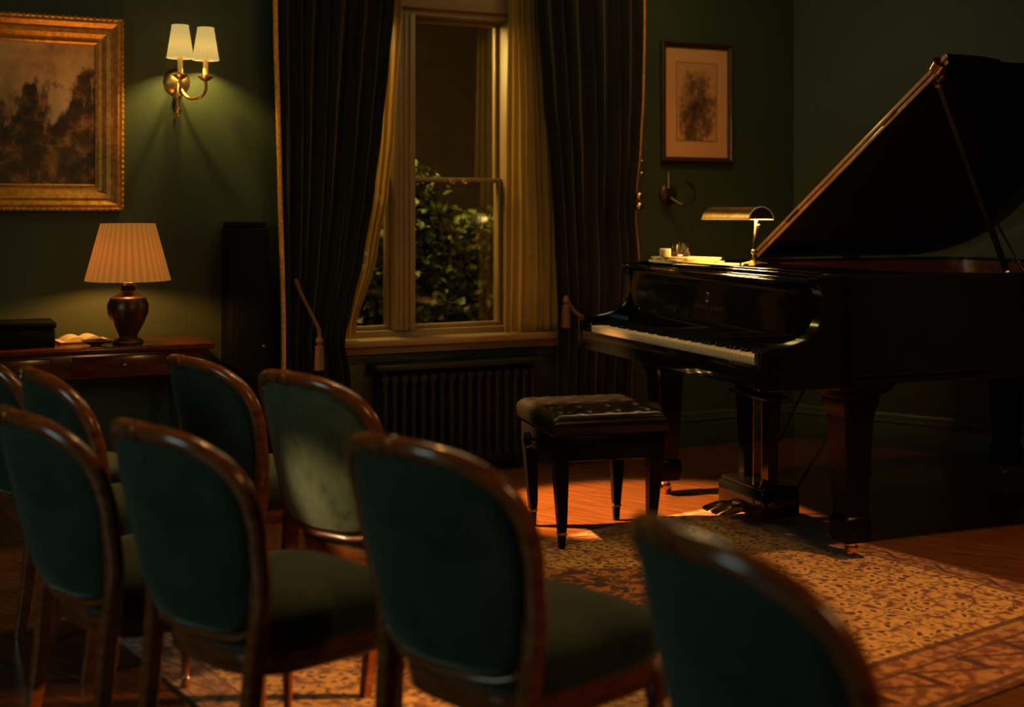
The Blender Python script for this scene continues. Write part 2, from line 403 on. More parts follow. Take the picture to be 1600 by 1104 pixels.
struct(MB().box(LE.x-.2, LE.x, -2.5, LE.y+.1, 0, CEIL).build('wall_left', M['wall'], smooth=0))
struct(MB().box(RE.x, RE.x+.2, -2.5, RE.y+.1, 0, CEIL).build('wall_side', M['wall'], smooth=0))
struct(MB().box(LE.x-.2, RE.x+.2, -2.7, -2.5, 0, CEIL).build('wall_front', M['wall'], smooth=0))
def skirting(name, MX, x0, x1):
    prof = [(0, 0), (-.024, 0), (-.024, .12), (-.018, .135), (-.022, .145), (-.012, .165), (-.010, .18), (0, .19)]
    rings = [[(x, p[0], p[1]) for p in prof] for x in (x0, x1)]
    struct(MB().loft(rings, M4=MX).build(name, M['trimgreen'], smooth=30))
skirting('baseboard_back', WM, -WLEN, -.012); skirting('baseboard_right', RM, .012, 5.2)

# window -------------------------------------------------------------
wn = struct(MB().build('window_1', M['cream'])); wn.location = (CN.x, CN.y, 0); wn.rotation_euler = (0, 0, ANG)
bpy.data.objects.remove(wn)
mb = MB()
xl, xr = -s_l, -s_r
x61, x64, x78, x80 = [-onwall(u, -.03) for u in (612, 644, 787, 800)]
mb.box(xl-.03, xr+.03, -.035, .0, zt-.02, zt+.14, .008); mb.box(xl-.05, xr+.05, -.055, -.0, zt+.14, zt+.19, .008)   # head casing
mb.box(xl, xr, .0, .2, zt-.05, zt); mb.box(xl, xr, .0, .2, zs, zs+.03)
mb.box(xl-.09, xl+.01, -.035, .0, zs, zt); mb.box(xr-.01, xr+.09, -.035, 0, zs, zt)
for a, b in ((x61, x64), (x78, x80+.03)):
    mb.box(a, b, -.02, .16, zs+.03, zt-.05, .006)
    for q in (.25, .5, .75): mb.box(a+(b-a)*q-.006, a+(b-a)*q+.006, -.03, -.015, zs+.03, zt-.05, .003)
win = struct(mb.build('window_1', M['cream'], smooth=30))
win.location = (CN.x, CN.y, 0); win.rotation_euler = (0, 0, ANG)
zm = hgt(281, 6.5)
def sash(x0, x1, z0, z1, y, st=.035):
    f = MB()
    f.box(x0, x0+st, y, y+.035, z0, z1, .004); f.box(x1-st, x1, y, y+.035, z0, z1, .004)
    f.box(x0+st, x1-st, y, y+.035, z0, z0+st, .004); f.box(x0+st, x1-st, y, y+.035, z1-st, z1, .004)
    o = f.build('window_sash', M['cream'], win, smooth=30)
    MB().box(x0+st, x1-st, y+.014, y+.019, z0+st, z1-st).build('pane', M['pane'], o, smooth=0)
    return o
for a, b in ((xl, x61), (x64, x78), (x80+.03, xr)):
    sash(a+.002, b-.002, zs+.032, zm+.012, .05, .02); sash(a+.002, b-.002, zm-.012, zt-.052, .09, .02)
lt = MB().box((x64+x78)/2-.05, (x64+x78)/2-.02, .03, .05, zm-.02, zm+.004, .004).box((x64+x78)/2+.02, (x64+x78)/2+.05, .03, .05, zm-.02, zm+.004, .004)
lt.build('sash_lift', M['brass'], win)
sill = MB().box(xl-.12, xr+.10, -.13, -.002, zs-.035, zs, .01).box(xl-.1, xr+.08, -.09, -.002, zs-.075, zs-.035, .008)
sill.build('window_sill', M['cream'], win)
MB().box(xl-.1, xr+.08, -.03, -.002, .2, zs-.075, .004).box(xl, xr, -.045, -.03, .56, .60, .004).build('apron_panel', M['trimgreen'], win)

# outside ------------------------------------------------------------
g = struct(MB().box(-6, 4, .23, 5, -.12, -.02, M4=WM).build('ground', M['soil'], smooth=0))
struct(MB().box(-6, 4, 4.0, 4.2, -.12, 3.6, M4=WM).build('garden_wall', M['gwall'], smooth=0))
def shrub(cx, cy, h, wd, n, label, seed):
    rr = random.Random(seed)
    t_ = thing('garden_shrub', label, 'shrub', (cx, cy, -.02), ANG, 'shrubs outside the window')
    st = MB()
    for i in range(9):
        a = rr.uniform(0, 2*PI); q = rr.uniform(.2, .8)*wd
        st.tube(catmull([(0, 0, 0), (q*.3*math.cos(a), q*.3*math.sin(a), h*.35), (q*math.cos(a), q*math.sin(a), h*rr.uniform(.7, .95))], 4), .008, 6)
    st.build('stem', M['stem'], t_)
    lf = MB()
    for i in range(n):
        a = rr.uniform(0, 2*PI); el = rr.uniform(.05, 1); rad = wd*math.sqrt(rr.random())*(1-.45*el**3)*(1+.2*math.sin(3*a+9*el))
        p = Vector((rad*math.cos(a), rad*math.sin(a), el*h+rr.uniform(-.05, .05)))
        L = rr.uniform(.035, .075); W = L*.42
        m4 = Matrix.Translation(p) @ Matrix.Rotation(rr.uniform(0, 2*PI), 4, 'Z') @ Matrix.Rotation(rr.uniform(-1.2, 1.2), 4, 'X') @ Matrix.Rotation(rr.uniform(-.6, .6), 4, 'Y')
        lf.add([(0, 0, 0), (W, L*.5, .006), (0, L, -.004), (-W, L*.5, .006), (0, L*.5, 0)], [(0, 1, 4), (1, 2, 4), (2, 3, 4), (3, 0, 4)], 0, m4)
    lf.build('foliage', M['leaf'], t_, smooth=0, recalc=False)
p = wpt(onwall(520), -.95); shrub(p.x, p.y, 1.30, .36, 3200, 'leafy green shrub outside the narrow left window light', 3)
p = wpt(onwall(705), -1.0); shrub(p.x, p.y, 1.55, .46, 7500, 'tall leafy shrub outside the middle window pane', 5)
p = wpt(onwall(905), -1.15); shrub(p.x, p.y, 1.3, .36, 2600, 'leafy shrub outside behind the sheer curtain', 8)

# curtains -----------------------------------------------------------
def curtain(name, label, left_edge, right_edge, off, zb, ztop, folds, mat, amp, seed, trim=None, kind='curtain', nz=44, tie=None, grp=None):
    """edges: list of (v pixel row, u pixel column) giving where each edge hangs, measured on the wall plane moved off metres in front"""
    rr = random.Random(seed)
    s0 = (onwall(left_edge[0][1], off)+onwall(right_edge[0][1], off))/2
    org = wpt(s0, off)
    def edge(lst, z):
        rows = [(hgt(v, wpt(onwall(u, off), off).y), -onwall(u, off)) for v, u in lst]
        rows.sort()
        if z <= rows[0][0]: return rows[0][1]
        for (a, xa), (b, xb) in zip(rows, rows[1:]):
            if z <= b:
                q = (z-a)/(b-a); q = q*q*(3-2*q)*.5+q*.5
                return xa+(xb-xa)*q
        return rows[-1][1]
    nx = folds*10
    ph = [rr.uniform(-.6, .6) for _ in range(folds+2)]
    vs = []; fs = []
    for i in range(nz+1):
        z = zb+(ztop-zb)*i/nz
        a = edge(left_edge, z); b = edge(right_edge, z)
        wid = (b-a)
        for j in range(nx+1):
            q = j/nx; fi = q*folds
            k = int(fi); tt = fi-k
            phs = ph[k]*(1-tt)+ph[k+1]*tt
            yy = amp*math.sin(2*PI*fi+phs*1.5+.25*math.sin(z*3+seed))*(1+.25*math.sin(z*2+k))
            vs.append((a+wid*(q+.18/folds*math.sin(2*PI*fi*.5+z*1.3)*math.sin(PI*q)) + s0, yy+.006*noise.noise(Vector((q*8, z*2, seed))), z))
    for i in range(nz):
        for j in range(nx):
            a = i*(nx+1)+j; fs.append((a, a+1, a+nx+2, a+nx+1))
    root = thing(name, label, kind, (org.x, org.y, 0), ANG, grp)
    o = MB().add(vs, fs).build('curtain_cloth', mat, root, smooth=80, recalc=False)
    sd = o.modifiers.new('thickness', 'SOLIDIFY'); sd.thickness = .004 if mat != M['sheer'] else .0008
    if trim:
        for side in trim:
            j = 0 if side == 'L' else nx
            pts = [Vector(vs[i*(nx+1)+j]) for i in range(nz+1)]
            MB().tube(pts, .012, 8).build('braid_trim', M['braid'], root)
    return root, vs, nx
zc = CEIL-.12
cl, cvs, cnx = curtain('window_curtain', 'dark floor-length curtain left of the window, pulled back low, gold braid on its outer edge',
    [(-200, 424), (0, 429), (300, 437), (500, 441), (600, 441), (760, 441)],
    [(-200, 622), (0, 616), (100, 607), (200, 597), (300, 585), (400, 568), (480, 549), (530, 536), (580, 545), (760, 560)],
    .17, .02, zc, 9, M['curtain'], .028, 3, trim='L', grp='window curtains')
cr, rvs, rnx = curtain('window_curtain', 'dark floor-length curtain right of the window, behind the keyboard end of the piano',
    [(-200, 832), (0, 836), (150, 848), (260, 861), (350, 868), (500, 874), (600, 872), (760, 868)],
    [(-200, 1008), (0, 1006), (150, 1004), (230, 1000), (300, 994), (330, 992), (410, 998), (600, 985), (760, 985)],
    .17, .02, zc, 8, M['curtain'], .028, 11, trim='R', grp='window curtains')
sh, svs, snx = curtain('sheer_curtain', 'pale yellowish sheer curtain hanging at the right of the window',
    [(-200, 792), (0, 794), (250, 790), (400, 788), (512, 786)],
    [(-200, 850), (0, 852), (200, 866), (350, 872), (512, 872)],
    .085, zs+.005, 2.62, 7, M['sheer'], .012, 21)
sh2, _, _ = curtain('sheer_curtain', 'pale sheer curtain edge showing beside the left dark curtain',
    [(-200, 560), (0, 565), (250, 560), (400, 545), (512, 530)],
    [(-200, 632), (0, 628), (200, 616), (300, 606), (400, 588), (512, 556)],
    .085, zs+.005, 2.62, 6, M['sheer'], .012, 31)
sh['group'] = sh2['group'] = 'sheer window curtains'
# curtain pole with brackets, above the picture
po = thing('curtain_pole', 'brass curtain pole above the window, holding the dark curtains', 'curtain pole', (*wpt(onwall(715), .17), zc+.02), ANG)
MB().tube([(-1.35, 0, 0), (1.25, 0, 0)], .016, 14).build('pole', M['oldbrass'], po)
for x in (-1.36, 1.26): MB().sphere((x, 0, 0), .035).build('finial', M['oldbrass'], po)
for x in (-1.2, 1.1): MB().box(x-.012, x+.012, 0, .17, -.012, .012).build('bracket', M['oldbrass'], po)
# tie-backs
def tieback(label, pts, yoff, sag):
    pp = []
    for (u, v) in pts:
        s_ = onwall(u, yoff); q = wpt(s_, yoff); pp.append(Vector((q.x, q.y, hgt(v, q.y))))
    o = thing('curtain_tieback', label, 'curtain tieback', tuple(pp[0]), 0, 'curtain tiebacks')
    MB().tube(catmull([p_-pp[0] for p_ in pp], 6), .009, 8).build('cord', M['cord'], o)
    e = pp[-1]-pp[0]
    MB().lathe([(.006, .0), (.016, -.012), (.018, -.03), (.010, -.042), (.020, -.05), (.024, -.16), (.004, -.162)][::-1], 14, M4=Matrix.Translation(e)).build('tassel', M['cord'], o)
tieback('brown cord with a tassel drawing the left dark curtain back low to the wall', [(462, 436), (470, 458), (484, 486), (497, 512), (499, 524)], .225, 0)
tieback('brown cord with a tassel drawing the right dark curtain back beside the piano keys', [(925, 498), (905, 492), (893, 480), (884, 462)], .225, 0)
# glinting beads on the right curtain's outer braid
for vrow, r_ in ((252, .010), (271, .012), (306, .024), (322, .027)):
    s_ = onwall(993 if vrow > 290 else 997, .17); q = wpt(s_, .17)
    zz = hgt(vrow, q.y); L = cr.matrix_world
    lx = Vector(((q-Vector(cr.location[:2])).dot(Vector((math.cos(ANG), math.sin(ANG)))), 0))
    MB().sphere((lx.x, -.035, zz), r_, sc=(1, 1, .9)).build('gilt_bead', M['brass'], cr)

# radiator -----------------------------------------------------------
ra, rb = onwall(590, .12), onwall(835, .12)
rc = wpt((ra+rb)/2, .115); rw = (ra-rb)
rad = thing('radiator', 'dark green column radiator with a shelf, under the window sill', 'radiator', (rc.x, rc.y, 0), ANG)
n = 17; st = rw/n
proto = None
for i in range(n):
    x = -rw/2+st*(i+.5)
    if proto is None:
        mb = MB()
        for y in (-.035, .02): mb.tube([(0, y, .10), (0, y, .49)], .014, 8)
        mb.tube([(0, -.05, .10), (0, .04, .10)], .02, 8); mb.tube([(0, -.05, .49), (0, .04, .49)], .02, 8)
        proto = mb.build('radiator_column', M['radgreen'], rad); proto.location.x = x
    else:
        c = proto.copy(); col.objects.link(c); c.parent = rad; c.location.x = x
MB().box(-rw/2-.03, rw/2+.03, -.08, .075, .535, .56, .008).build('shelf', M['radgreen'], rad)
MB().tube([(-rw/2, 0, .13), (rw/2, 0, .13)], .013, 8).tube([(-rw/2, 0, .46), (rw/2, 0, .46)], .013, 8).build('pipe', M['radgreen'], rad)
for x in (-rw/2+st/2, rw/2-st/2): MB().box(x-.015, x+.015, -.05, .04, 0, .10, .004).build('foot', M['radgreen'], rad); MB().box(x-.012, x+.012, -.03, .03, .48, .536).build('shelf_bracket', M['radgreen'], rad)

# ---------------------------------------------------------------- pictures
def frame_sweep(hw, hh, prof):
    """prof: (outward from the opening edge, depth towards the room) pairs; mitred frame"""
    mb = MB(); rings = []
    for sx, sz in ((-1, -1), (1, -1), (1, 1), (-1, 1)):
        rings.append([(sx*(hw+o_), -d, sz*(hh+o_)) for o_, d in prof])
    n = len(prof); vs = [p for r in rings for p in r]; fs = []
    for i in range(4):
        for j in range(n):
            a = i*n+j; b = i*n+(j+1) % n; c2 = ((i+1) % 4)*n
            fs.append((a, b, c2+(j+1) % n, c2+j))
    return mb.add(vs, fs)
yw = wpt(onwall(193)).y
sR = onwall(193, .05); zt_ = hgt(30, yw-.05); zb_ = hgt(329, yw-.05)
fw = .118; OH = (zt_-zb_)/2; OW = .62
cs = sR+OW; p = wpt(cs, .0)
pic = thing('gilt_framed_painting', 'large landscape painting in a wide gilded frame, on the wall over the side table', 'painting', (p.x, p.y, (zt_+zb_)/2), ANG)
hw, hh = OW-fw, OH-fw
prof = [(0, .004), (0, .022), (.008, .028), (.016, .022), (.028, .026), (.045, .044), (.062, .050), (.070, .044), (.078, .052), (.092, .064), (.104, .060), (.110, .066), (fw, .058), (fw, .004)]
frame_sweep(hw, hh, prof).build('frame', M['gilt'], pic, smooth=25)
orn = MB()
for k in range(46):      # beading on the outer edge
    q = -OW+.02+(2*OW-.04)*k/45
    for s_ in (-1, 1): orn.sphere((q, -.060, s_*(OH-.006)), .009, 6, 5)
for k in range(34):
    q = -OH+.02+(2*OH-.04)*k/33
    for s_ in (-1, 1): orn.sphere((s_*(OW-.006), -.060, q), .009, 6, 5)
orn.build('beading', M['gilt'], pic)
MB().box(-hw-.003, hw+.003, -.012, -.002, -hh-.003, hh+.003).build('canvas', painting('landscape_oil', hw, hh), pic, smooth=0)
# right framed print
s1, s2 = onwall(1034, .02), onwall(1145, .02); ym = wpt((s1+s2)/2).y
p = wpt((s1+s2)/2); zt_, zb_ = hgt(67, ym-.02), hgt(254, ym-.02)
OW2, OH2, fw2 = (s1-s2)/2, (zt_-zb_)/2, .030
pr = thing('framed_print', 'tall narrow framed print in a dark wood frame, between the curtain and the piano lid', 'picture', (p.x, p.y, (zt_+zb_)/2), ANG)
hw, hh = OW2-fw2, OH2-fw2
frame_sweep(hw, hh, [(0, .003), (0, .016), (.006, .018), (.012, .024), (.022, .028), (fw2, .022), (fw2, .003)]).build('frame', M['dwalnut'], pr, smooth=25)
MB().box(-hw-.002, hw+.002, -.008, -.002, -hh-.002, hh+.002).build('mount', simple('cream_mount_card', lin(232, 156, 92), .7, var=.04).m, pr, smooth=0)
MB().box(-hw*.66, hw*.66, -.0095, -.008, -hh*.70, hh*.74).build('print_sheet', etching('plant_study'), pr, smooth=0)
mb = MB()
for a, b, c_, d in ((-hw*.66, hw*.66, hh*.74-.003, hh*.74), (-hw*.66, hw*.66, -hh*.70, -hh*.70+.003), (-hw*.66, -hw*.66+.003, -hh*.7, hh*.74), (hw*.66-.003, hw*.66, -hh*.7, hh*.74)):
    mb.box(a, b, -.0105, -.0095, c_, d)
mb.build('print_border', simple('sepia_line', lin(120, 82, 46), .7).m, pr, smooth=0)

# ---------------------------------------------------------------- twin wall sconce
def pleats(n_, amp): return lambda j, n: 1+amp*math.cos(2*PI*j*n_/n)
s_ = onwall(276, .0); p = wpt(s_); yb = p.y
zc_ = hgt(128, yb)
sc = thing('wall_sconce', 'lit twin-arm brass wall sconce with two small pale shades, beside the gilded frame', 'wall lamp', (p.x, p.y, zc_), ANG)
mb = MB(); mb.lathe([(.001, .03), (.03, .028), (.045, .018), (.055, .012), (.062, 0)][::-1], 24, M4=Matrix.Rotation(PI/2, 4, 'X'))
mb.build('backplate', M['oldbrass'], sc)
mb = MB(); mb.lathe([(.004, -.17), (.012, -.16), (.006, -.148), (.016, -.13), (.009, -.10), (.022, -.06), (.014, -.03)], 16, M4=Matrix.Translation((0, -.03, 0)))
mb.build('drop_finial', M['oldbrass'], sc)
for dx, dy in ((-.015, -.16), (.105, -.13)):
    top = zc_
    cup = hgt(122, yb-.12)-zc_
    ar = MB().tube(catmull([(0, -.03, -.01), (dx*.35, dy*.5, -.075), (dx*.8, dy*.9, -.075), (dx, dy, -.04), (dx, dy, cup)], 6), .0075, 10)
    ar.build('arm', M['oldbrass'], sc)
    T = Matrix.Translation((dx, dy, cup))
    hd = MB().lathe([(.004, -.012), (.02, -.004), (.034, .008), (.036, .012), (.014, .014), (.013, .02)], 20, M4=T).build('drip_pan', M['oldbrass'], sc)
    MB().lathe([(.0115, .018), (.0115, .10), (.006, .102)], 14, M4=T).build('candle_tube', M['candlewax'], sc)
    z0 = hgt(91, yb-.13)-zc_; z1 = hgt(41, yb-.13)-zc_
    shd = MB().lathe([(.0590, z0), (.0365, z1)], 120, cap=False, mod=pleats(20, .018), M4=Matrix.Translation((dx, dy, 0))).build('lamp_shade', M['shade_pale'], sc)
    shd.modifiers.new('thickness', 'SOLIDIFY').thickness = .0012
    rm = MB(); r2_ = MB(); rm.tube([(dx+.0590*math.cos(a*PI/16), dy+.0590*math.sin(a*PI/16), z0) for a in range(32)], .0022, 6, closed=True)
    r2_.tube([(dx+.0365*math.cos(a*PI/16), dy+.0365*math.sin(a*PI/16), z1) for a in range(32)], .002, 6, closed=True)
    rm.build('shade_rim', M['shade_pale'], shd); r2_.build('shade_rim', M['shade_pale'], shd)
    MB().sphere((dx, dy, (z0+z1)/2+.01), .012, sc=(1, 1, 1.7)).build('bulb', M['bulb'], sc)
    a_ = Matrix.Rotation(ANG, 4, 'Z') @ Vector((dx, dy, 0))
    lamp('sconce_light', 'POINT', (p.x+a_.x, p.y+a_.y, zc_+z0+.045), 9, (1, .74, .20), .014)
# second, unlit sconce half behind the framed print
s_ = onwall(1043, 0); p2 = wpt(s_); z2 = hgt(303, p2.y)
s2_ = thing('wall_sconce', 'small dark unlit wall sconce, under the framed print', 'wall lamp', (p2.x, p2.y, z2), ANG)
MB().lathe([(.001, .03), (.03, .025), (.05, .012), (.058, 0)][::-1], 24, M4=Matrix.Rotation(PI/2, 4, 'X')).build('backplate', M['bronze'], s2_)
MB().tube(catmull([(0, -.03, -.02), (.05, -.08, -.06), (.09, -.13, -.02), (.07, -.14, .04), (.03, -.14, .06)], 6), .007, 10).build('arm', M['bronze'], s2_)
MB().lathe([(.004, 0), (.026, .01), (.012, .016), (.010, .10), (.004, .102)], 16, M4=Matrix.Translation((-.03, -.06, .02))).build('candle_tube', M['oldbrass'], s2_)
sc['group'] = s2_['group'] = 'wall sconces'

# ---------------------------------------------------------------- side table and what stands on it
TH = .74
sA = onwall(322, .30); TD = .46
tw_ = 1.75
p = wpt(sA+tw_/2, .03+TD/2)
tb = thing('side_table', 'long dark red wooden side table against the wall under the painting', 'table', (p.x, p.y, 0), ANG)
MB().box(-tw_/2, tw_/2, -TD/2, TD/2, TH-.026, TH, .009).build('tabletop', M['tablewood'], tb)
MB().box(-tw_/2+.04, tw_/2-.04, -TD/2+.03, TD/2-.02, TH-.13, TH-.026, .004).build('apron', M['tablewood'], tb)
for x in (-tw_/2+.065, tw_/2-.065):
    for y in (-TD/2+.055, TD/2-.05):
        MB().lathe([(.012, 0), (.017, .02), (.014, .05), (.026, TH-.22), (.020, TH-.2), (.030, TH-.17), (.028, TH-.12)], 16, M4=Matrix.Translation((x, y, 0))).build('leg', M['tablewood'], tb)
for x in (-.5, .0, .5):
    dr = MB().box(x-.21, x+.21, -TD/2+.024, -TD/2+.032, TH-.115, TH-.04, .003).build('drawer', M['tablewood'], tb)
    MB().sphere((x, -TD/2+.014, TH-.078), .010).build('knob', M['oldbrass'], dr)
# table lamp
y_l = 5.42; lx = (200-800)*y_l/FPX; 
lz = TH
lp = thing('table_lamp', 'lit table lamp with pleated cream shade and dark urn base, on the side table', 'table lamp', (lx, y_l, lz))
def hh_(v): return hgt(v, y_l)-lz
zb0, zb1 = hh_(437), hh_(350)
prof = [(.062, 0), (.066, .008), (.058, .018), (.040, .026), (.040, .04), (.060, .075), (.083, .13), (.086, .165), (.072, .195), (.040, .21), (.028, .225), (.034, .235), (.026, .243)]
kz = (zb0+.005)/.275
MB().lathe([(r_, z_*kz) for r_, z_ in prof], 32).build('urn_base', M['bronze'], lp)
MB().lathe([(.026, .24*kz), (.044, .248*kz), (.044, .26*kz), (.014, .268*kz), (.010, .31*kz), (.006, .312*kz)], 20).build('brass_collar', M['brass'], lp)
MB().tube([(0, 0, .30*kz), (0, 0, zb1-.01)], .004, 8).build('harp', M['brass'], lp)
ws = .5*128*y_l/FPX; wt = .5*82*y_l/FPX
sh_ = MB().lathe([(ws, zb0), (ws*.5+wt*.5, (zb0+zb1)/2), (wt, zb1)], 208, cap=False, mod=pleats(34, .018)).build('lamp_shade', M['shade_cream'], lp, smooth=60)
sh_.modifiers.new('thickness', 'SOLIDIFY').thickness = .0015
for r_, z_ in ((ws, zb0), (wt, zb1)): MB().tube([(r_*math.cos(a*PI/24), r_*math.sin(a*PI/24), z_) for a in range(48)], .0028, 6, closed=True).build('shade_rim', M['shade_cream'], sh_)
MB().sphere((0, 0, (zb0+zb1)/2+.03), .028, sc=(1, 1, 1.3)).build('bulb', M['bulb'], lp)
lamp('table_lamp_light', 'POINT', (lx, y_l, lz+zb0+.06), 17, (1, .44, .09), .03)
# things on the table
def on_table(u, off): s_ = onwall(u, off); q = wpt(s_, off); return q
q = on_table(14, .30)
bk = thing('storage_box', 'low black box at the left end of the side table', 'box', (q.x, q.y, TH), ANG)
MB().box(-.17, .17, -.11, .11, 0, .075, .006).build('body', M['black'], bk); MB().box(-.175, .175, -.115, .115, .078, .105, .006).build('lid', M['black'], bk)
q = on_table(128, .20)
bo = thing('open_book', 'open pale book lying on the side table beside the lamp', 'book', (q.x, q.y, TH), ANG+.1)
MB().box(-.11, .11, -.08, .08, 0, .005, .001).build('cover', M['mahog'], bo)
for sg in (-1, 1):
    top = [(sg*.105*i/10, .008+.022*math.sin(PI*min(1, (i/10)*1.15+.08))**.8*(1-.3*i/10)) for i in range(11)]
    poly = top+[(sg*.105, .0055), (0, .0055)]
    rings = [[(x, y, z) for x, z in poly] for y in (-.075, .075)]
    MB().loft(rings).build('page_block', M['paper'], bo)
q = on_table(150, .395)
di = thing('small_dish', 'small brass dish in front of the table lamp', 'dish', (q.x, q.y, TH))
MB().lathe([(.02, 0), (.024, .003), (.05, .012), (.062, .022), (.058, .022), (.045, .014), (.02, .008), (.001, .007)], 28).build('bowl', M['brass'], di)
MB().lathe([(.018, -.0), (.022, .001), (.018, .004)], 20).build('foot_ring', M['brass'], di)
# tall black tower cabinet by the curtain
s_ = onwall(385, .16); q = wpt(s_, .14); hb = hgt(346, q.y)
cb = thing('tower_cabinet', 'tall narrow black cabinet standing against the wall between table and left curtain', 'cabinet', (q.x, q.y, 0), ANG)
W_ = .5*60*q.y/FPX*1.03
MB().box(-W_+.006, W_-.006, -.10, .12, .03, hb-.03, .006).build('body', M['black'], cb)
MB().box(-W_+.012, W_-.012, -.085, .115, hb-.03, hb, .012).build('top_cap', M['black'], cb)
MB().box(-W_, W_, -.11, .125, 0, .03, .006).build('plinth', M['black'], cb)
dd = MB().box(-W_+.02, W_-.02, -.112, -.10, .08, hb-.08, .004).build('door', M['black'], cb)
MB().sphere((W_-.035, -.118, hb*.55), .009).build('knob', M['bronze'], dd)

# ---------------------------------------------------------------- rug
ru = Vector((.813, .582)); rn = Vector((.582, -.813))
r0, r1, n0, n1 = 1.28, 1.28+RL, -4.04, -4.04+RW
rcn = ru*((r0+r1)/2)+rn*((n0+n1)/2)
RT = .008
rg = MB().box(-RL/2, RL/2, -RW/2, RW/2, 0.0005, RT, .003).build('persian_rug', M['rug'])
rg.location = (rcn.x, rcn.y, 0); rg.rotation_euler = (0, 0, math.atan2(ru.y, ru.x))
tag(rg, 'patterned tan and brown oriental rug on the floor in front of the piano', 'rug')
def rug_h(x, y):
    q = Vector((x, y))-rcn
    return RT if abs(q.dot(ru)) < RL/2 and abs(q.dot(rn)) < RW/2 else 0.0

# ---------------------------------------------------------------- grand piano
PS = 1.065; PTH = .3799
pn = thing('grand_piano', 'black lacquered grand piano with its lid propped open, in the corner on the right', 'piano', (.307, 5.98, 0), PTH-PI/2)
PM = Matrix.Translation((.307, 5.98, 0)) @ Matrix.Rotation(PTH-PI/2, 4, 'Z') @ Matrix.Scale(PS, 4)
def pb(mb, name, mat, parent=pn, smooth=35): return mb.build(name, mat, parent, PS, smooth)
W = 1.48
out_ctrl = [(0, .3), (0, 1.0), (0, 1.5), (0, 1.75), (.04, 1.93), (.16, 2.06), (.36, 2.10), (.56, 2.06), (.74, 1.95), (.88, 1.80), (1.02, 1.70), (1.20, 1.62), (1.36, 1.55), (1.45, 1.46), (W, 1.34), (W, .95), (W, .3)]
out_ = [Vector(p_) for p_ in out_ctrl[:3]]+catmull(out_ctrl[3:15], 5)+[Vector(p_) for p_ in out_ctrl[15:]]
def offset(pts, k):
    res = []
    for i, p_ in enumerate(pts):
        a = pts[max(0, i-1)]; b = pts[min(len(pts)-1, i+1)]; t_ = (b-a).normalized()
        res.append(p_+Vector((t_.y, -t_.x))*k)
    return res
inn = offset(out_, .055)
RB, RTP = .62, 1.0
mb = MB()
rings = []
for a, b in zip(out_, inn):
    o_ = (a-b).normalized()
    rings.append([(a.x, a.y, RB+.006), (a.x, a.y, RTP-.006), (a.x-o_.x*.006, a.y-o_.y*.006, RTP), (b.x, b.y, RTP), (b.x, b.y, RB), (a.x-o_.x*.006, a.y-o_.y*.006, RB)])
mb.loft(rings)
arm = [(0.0, .62), (0.0, .748), (.012, .762), (.10, .772), (.165, .790), (.205, .820), (.228, .865), (.232, .91), (.222, .950), (.205, .972), (.205, .988), (.215, 1.0), (.34, 1.0), (.34, .62)]
am = catmull(arm[3:10], 4)
arm = arm[:3]+[tuple(a) for a in am]+arm[10:]
YZ = Matrix(((0, 0, 1, 0), (1, 0, 0, 0), (0, 1, 0, 0), (0, 0, 0, 1)))      # xy polygon -> yz plane, extruded along x
for x0, x1 in ((0, .055), (W-.055, W)): mb.prism(arm, x0, x1, M4=YZ, b=.004)
mb.prism([tuple(p_) for p_ in offset(out_, .05)], RB+.01, RB+.05)          # bottom board
pb(mb, 'case', M['lacquer'])
# inner rim of the bass side and tail
mb = MB(); i1 = offset(out_, .0565); i2 = offset(out_, .074)
k0, k1 = 1, len(out_)-2
mb.loft([[(a.x, max(a.y, .91), .90), (a.x, max(a.y, .91), .985), (b.x, max(b.y, .91), .985), (b.x, max(b.y, .91), .90)] for a, b in list(zip(i1, i2))[k0:k1]])
pb(mb, 'inner_rim', M['mahog'])
pl_ = [p_ for p_ in offset(out_, .078)]
poly = [(p_.x, max(p_.y, .94)) for p_ in pl_[1:-1]]
pb(MB().prism(poly, .885, .90), 'iron_plate', M['iron'])
mb = MB()
for i in range(60):
    x = .11+i*(W-.24)/59
    ymax = 1.95 if x < .6 else 1.95-(x-.6)*1.05
    if x > 1.25: ymax = 1.4
    mb.tube([(x, 1.0, .925), (x*.92+.03, ymax-.06, .925)], .0012, 4)
so = pb(mb, 'strings', M['steel']); so['kind'] = 'stuff'
# keybed, key slip, cheek blocks
mb = MB().box(.056, W-.056, .012, .36, RB+.005, .685, .004); pb(mb, 'keybed', M['lacquer'])
mb = MB().box(.056, W-.056, -.004, .012, .625, .705, .004); pb(mb, 'key_slip', M['lacquer'])
for x0, x1 in ((.056, .098), (1.392, W-.056)):
    pb(MB().box(x0, x1, .013, .20, .686, .742, .006), 'cheek_block', M['lacquer'])
KW = (1.390-.100)/52
wk = bk_ = None
for i in range(52):
    if wk is None:
        wk = pb(MB().box(.0006, KW-.0006, .018, .175, .700, .728, .0022), 'white_key', M['ivory'], smooth=30); c = wk
    else: c = wk.copy(); col.objects.link(c); c.parent = pn
    c.location.x = (.100+i*KW)*PS
for i in range(51):
    if i % 7 in (1, 4): continue      # keyboard starts on A: no black key after B and E
    if bk_ is None:
        bk_ = pb(MB().loft([[(-.0055, .072, .7285), (.0055, .072, .7285), (.0055, .175, .7285), (-.0055, .175, .7285)], [(-.0045, .078, .741), (.0045, .078, .741), (.0045, .175, .741), (-.0045, .175, .741)]]), 'black_key', M['ebony'], smooth=30); c = bk_
    else: c = bk_.copy(); col.objects.link(c); c.parent = pn
    c.location.x = (.100+(i+1)*KW)*PS
